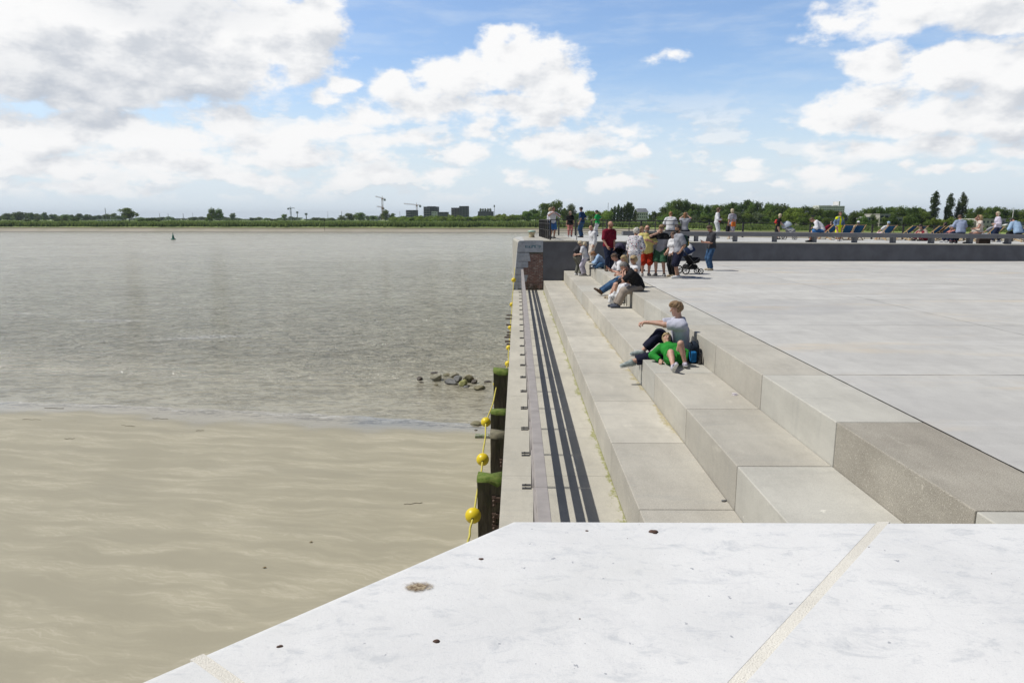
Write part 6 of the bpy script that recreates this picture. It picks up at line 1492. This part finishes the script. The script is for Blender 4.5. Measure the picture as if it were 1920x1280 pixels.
a = dk('man in a bright green T-shirt and white trousers leaning on the back fence', 1119.5, 394, 43.3, 70, top=(c_kgrn, .9, -.04, .012), bottom=('trousers', c_white, 1.95, .010), shoes=s_dark, hair=('short', 'dark'), cap=c_char, hands=[(-.15, .18, .62), (.10, -.03, .62)], elbowp=[(-.5, -1, 0), (1, -.9, 0)])
a = dk('person in a white shirt and maroon vest carrying a maroon bag in front', 1342.5, 389.5, 42.5, 250, top=(c_white, 1.9, -.03, .012), bottom=('trousers', c_white, 1.95, .012), shoes=s_white, hair=('curly', 'brown'), head=(20, 0, 0), hands=[(-.05, .14, .62), (.06, .14, .62)], elbowp=[(-1, -.4, -.6), (1, -.4, -.6)])
M_ = a[1]['M2']; o = thing('shoulder_bag', 'maroon bag held in front by the person in white', 'bag', a[2], a[4]); blob('bag_body', lambda Q: rbox(Q, (0, .155, 1.13), (.19, .07, .17), .06), (-.3, 0, .8), (.3, .35, 1.5), c_maroon, o, .02)
s = MB(); s.tube([(-.1, .14, 1.28), (-.08, .10, 1.42), (.08, .10, 1.42), (.1, .14, 1.28)], .014, 6); s.build('strap', c_maroon, o)
a = dk('grey-blonde woman in a dark floral dress walking along the deck', 1371.5, 391.5, 40.5, 20, top=(c_dfloral, .8, -.05, .014, 'blouse'), skirt=('skirt', c_dfloral, (0, 0, .27), .10), shoes=s_tan, hair=('bob', 'pblond'), fem=True, skin='red', feet=[(-.05, .05, 0, 5), (.05, -.05, 0, -5)])
def smallbag(label, a, v, sz, mat, nm='shoulder_bag'):
    o = thing(nm, label, 'bag'); put(o, a, v); blob('bag_body', lambda Q: rbox(Q, (0, 0, 0), sz, min(sz)*.6), A3(sz)*-1.3, A3(sz)*1.3, mat, o, .016)
    s = MB(); s.tube([(-sz[0]*.6, 0, sz[2]*.8), (-sz[0]*.3, 0, sz[2]*2.0), (sz[0]*.3, 0, sz[2]*2.0), (sz[0]*.6, 0, sz[2]*.8)], .012, 5); s.build('handle', mat, o); return o
smallbag('orange handbag on the side of the woman in the dark floral dress', a, (-.04, -.16, .86), (.13, .07, .13), c_ofl)
smallbag('black shopping bag in the hand of the woman in the dark floral dress', a, (-.28, .02, .60), (.08, .12, .17), c_black)
a = dk('blonde woman in a black and neon yellow top pushing a white pushchair', 1456.5, 400.5, 40.8, -95, top=(c_black, .6, -.02, .006, 'top'), skirt=('skirt', c_black, (0, 0, .24), .10), shoes=s_dark, hair=('bob', 'pblond'), fem=True, lean=(8, 0), hands=[(-.08, .22, .54), (.08, .22, .54)], elbowp=[(-.6, -1, 0), (.6, -1, 0)])
mesh_obj('waist_band', [surfnet(lambda Q: np.maximum(rcone(Q, (0, .0, .54), (0, .012, .64), .078, .066), np.abs(Q[..., 2]-.585)-.05), (-.15, -.15, .5), (.15, .15, .7), .012)], c_neon, a[0], a[3])
backpack('small red backpack on the woman with the neon top', None, a[1], a[4], a[2], a[3], cloth('pack_red', (.55, .06, .05)), None, .62)
q = at(1477, 451, 40.8); pram('white and blue pushchair with an orange bag below on the deck', (q.x, q.y, deckz(q.x, q.y)), R(-95), cloth('hood_pale', (.55, .62, .72)), cloth('seat_grey', (.28, .28, .30)), m_white, ((0, .05, .62), (.2, .25, .10), c_white), 1.0)
a = dk('woman in a bright yellow dress and denim jacket standing behind the bench', 1571, 396.5, 37.6, 186, top=(c_neon, .3, -.02, .008, 'dress_top'), skirt=('dress', c_neon, (0, 0, .29), .105), over=('denim_jacket', c_dnim, .0, 1.9), shoes=s_white, hair=('long', 'brown'), fem=True, skin='red', hands=[(-.14, .10, .54), (.14, .04, .50)])
a = dk('woman walking in a white top and dark trousers with blowing blonde hair', 1868, 397, 39.5, 75, top=(c_lav, 1.8, -.04, .014), bottom=('jeans', c_djeans, 1.9, .012), shoes=s_white, hair=('bob', 'pblond'), fem=True, feet=[(-.05, .15, 0, 3), (.05, -.13, .01, -3)], hands=[(-.10, .13, .60), (.16, -.03, .86)], elbowp=[(-.5, -1, -.4), (1, -1, .2)])

def onbench(label, px_, rz, H=1.74, **k):
    q = at(px_, 440, 34.45); z = deckz(q.x, 34.45)+.485; gz_ = -.485/H
    k.setdefault('hip', (0, 0, .066)); k.setdefault('res', RD)
    k.setdefault('feet', [(-.06, .27, gz_, 4), (.06, .28, gz_, -4)]); k.setdefault('kneep', [(-.05, .4, 1), (.05, .4, 1)]); k.setdefault('hands', [(-.07, .20, .14), (.07, .20, .14)]); k.setdefault('elbowp', [(-.8, -.5, -.3), (.8, -.5, -.3)])
    k.setdefault('palms', [(0, 0, -1, 0, 1, 0), (0, 0, -1, 0, 1, 0)])
    loc = (q.x, 34.5, z); t, J = person(label, loc, R(rz), H, **k); return t, J, loc, H, R(rz)
onbench('man in a white T-shirt sitting on the bench, his back turned', 1257, -8, 1.84, top=(c_white, .9, -.05, .014), bottom=('trousers', c_djeans, 1.9, .01), shoes=s_dark, hair=('short', 'ginger'), lean=(8, 0), mid=8, skin='red', fat=.015)
a = onbench('woman with auburn hair and grey vest on the bench raising a phone', 1283, -25, 1.70, top=(c_grey, .5, -.04, .010), bottom=('trousers', c_djeans, 1.9, .01), shoes=s_dark, hair=('long', 'ginger'), fem=True, hands=[(-.06, .17, .47), (.03, .17, .47)], elbowp=[(-.9, .2, -.6), (.9, .2, -.6)], palms=[(.8, 0, 0, 0, .3, 1), (-.8, 0, 0, 0, .3, 1)])
s = MB(); s.box((-.04, -.005, -.07), (.04, .005, .07)); o = s.build('mobile_phone', m_shade); put(o, a, (-.02, .35, .50*1.7)); tag(o, 'phone held up by the woman with auburn hair on the bench', 'phone')
onbench('dark-haired man in a white shirt and blue shorts bent forward on the bench', 1541, 62, 1.78, top=(c_white, 1.95, -.04, .014), bottom=('shorts', c_blue, 1.0, .02), shoes=s_dark, hair=('short', 'brown'), lean=(22, 0), mid=22, head=(0, 25, 0), feet=[(-.07, .26, -.27, 4), (.06, .30, -.27, -4)], skin='red', fat=.012)
onbench('broad man in a grey-blue T-shirt on the bench, his back turned', 1802, -5, 1.80, top=(cloth('tee_greyblue', (.32, .38, .52)), .9, -.05, .014), bottom=('jeans', c_djeans, 1.9, .01), shoes=s_dark, hair=('short', 'brown'), lean=(10, 0), mid=10, fat=.02, skin='red')
onbench('blonde woman in a white off-shoulder dress shading her eyes on the bench', 1838, 62, 1.70, top=(c_cream, .35, -.02, .010, 'dress_top'), skirt=('skirt', c_cream, (0, .20, .05), .10), shoes=s_tan, hair=('long', 'blond'), fem=True, skin='red', hands=[(-.06, .17, .15), (.02, .09, .50)], elbowp=[(-.8, -.5, -.3), (.9, .3, -.3)], palms=[(0, 0, -1, 0, 1, 0), (0, 0, -1, -.6, .1, .5)])
onbench('dark-haired man in a light blue shirt bent forward on the bench at the right edge', 1910, 10, 1.80, top=(c_lblue, 1.95, -.05, .016), bottom=('trousers', c_black, 1.9, .01), shoes=s_dark, hair=('short', 'dark'), lean=(18, 0), mid=20, head=(0, 15, 0), skin='red', fat=.015)
# lower items near the bench legs
for (px_, lb, mt_) in [(1845, 'dark brown box standing under the bench by the woman in white', pm('box_brown', (.06, .04, .03))),]:
    q = at(px_, 451, 34.9); z = deckz(q.x, 34.9); s = MB(); s.box((-.30, -.12, 0), (.30, .12, .26)); o = bev(s.build('storage_box', mt_, None, (q.x, 34.95, z)), .02); tag(o, lb, 'box')
# deck chairs and the people in them
CH = [(1552, 41.5, 24, 'deck chair left of the woman in yellow'), (1585, 41.5, -8, 'deck chair behind the woman in yellow'), (1604, 41.8, -4, 'deck chair squarely from behind, right of the woman in yellow'), (1659, 42.5, 8, 'deck chair standing on its own with a pale head above it'),
      (1697, 43, 26, 'empty deck chair, left of the paired ones'), (1715, 43, 26, 'empty deck chair, right of the paired ones'), (1746, 43, 26, 'deck chair nearest the dark-haired person on the ground'), (1763, 43, 26, 'deck chair with two dark heads above it'), (1817, 41.5, 30, 'deck chair just right of the broad man in grey-blue'), (1857, 41.5, 6, 'deck chair with a grey hat above it'), (1906, 42.0, 20, 'deck chair half hidden at the right edge')]
proto = None
def kids(o): return [c for c in o.children]
for (px_, Y, rz, lb) in CH:
    q = at(px_, 450, Y); z = deckz(q.x, Y)+.004
    if proto is None: proto = deck_chair('blue canvas '+lb, (q.x, Y, z), R(rz)); o = proto; proto.scale = (1.0, 1.0, 1.0)
    else:
        o = proto.copy(); col.objects.link(o)
        for c_ in kids(proto): d = c_.copy(); col.objects.link(d); d.parent = o
        o.location = (q.x, Y, z); o.rotation_euler = (0, 0, R(rz))
    o['label'] = 'blue canvas '+lb
def inchair(label, i, H=1.65, **k):
    px_, Y, rz, _ = CH[i]; q = at(px_, 450, Y); z = deckz(q.x, Y)+.004
    k.setdefault('res', .024); g0 = -.30/H
    person(label, (q.x, q.y+.02, z+.30), R(rz), H, hip=(0, .06, .09), lean=(-33, 0), feet=[(-.07, .42, g0, 0), (.07, .42, g0, 0)], kneep=[(0, .3, 1), (0, .3, 1)], hands=[(-.12, .20, .16), (.12, .20, .16)], elbowp=[(-1, -.5, 0), (1, -.5, 0)], head=(0, 20, 0), **k)
inchair('person with a white headscarf sunk in the deck chair right of the woman in yellow', 2, top=(c_cream, .9, -.03, .01), bottom=('trousers', c_red, 1.5, .01), hair=('short', 'brown'), cap=c_white)
inchair('person with a pale blue cap sunk in the lone deck chair', 3, top=(c_white, .9, -.03, .01), bottom=('trousers', c_pink, 1.6, .01), hair=('short', 'white'), cap=c_lblue)
inchair('sunbather with dark hair in the deck chair with two heads', 7, top=(c_black, .5, -.03, .01), bottom=('shorts', c_black, .9, .01), hair=('bob', 'dark'), skin='red')
inchair('person with a grey hat in a deck chair behind the walking woman', 9, top=(c_grey, .9, -.03, .01), bottom=('trousers', c_grey, 1.6, .01), hair=('short', 'grey'), cap=c_grey)
inchair('person in a maroon top in the deck chair beside the bent man in white', 0, top=(c_maroon, .9, -.03, .01), bottom=('trousers', c_beige, 1.6, .01), hair=('short', 'dark'))
def onground(label, px_, Y, rz, H, **k):
    q = at(px_, 450, Y); z = deckz(q.x, Y)+.003; k.setdefault('res', .022)
    person(label, (q.x, Y, z), R(rz), H, hip=(0, 0, .07), feet=k.pop('feet', [(-.08, .26, 0, 0), (.08, .28, 0, 0)]), kneep=[(-.1, .2, 1), (.1, .2, 1)], hands=[(-.08, .2, .24), (.08, .2, .24)], elbowp=[(-1, -.3, -.4), (1, -.3, -.4)], **k)
onground('woman with long dark hair crouched between the deck chairs', 1732, 41.8, 110, 2.0, lean=(10, 0), mid=20, top=(c_beige, .9, -.03, .01), bottom=('trousers', c_maroon, 1.9, .01), shoes=s_dark, hair=('long', 'dark'), fem=True)
onground('person in a pink flowered top and grey headscarf sitting low, left of the broad man', 1787, 37.5, 95, 1.75, lean=(4, 0), mid=12, top=(c_rose, 1.9, -.03, .016), bottom=('trousers', c_djeans, 1.9, .012), shoes=s_white, hair=('short', 'grey'), cap=c_grey, fem=True)
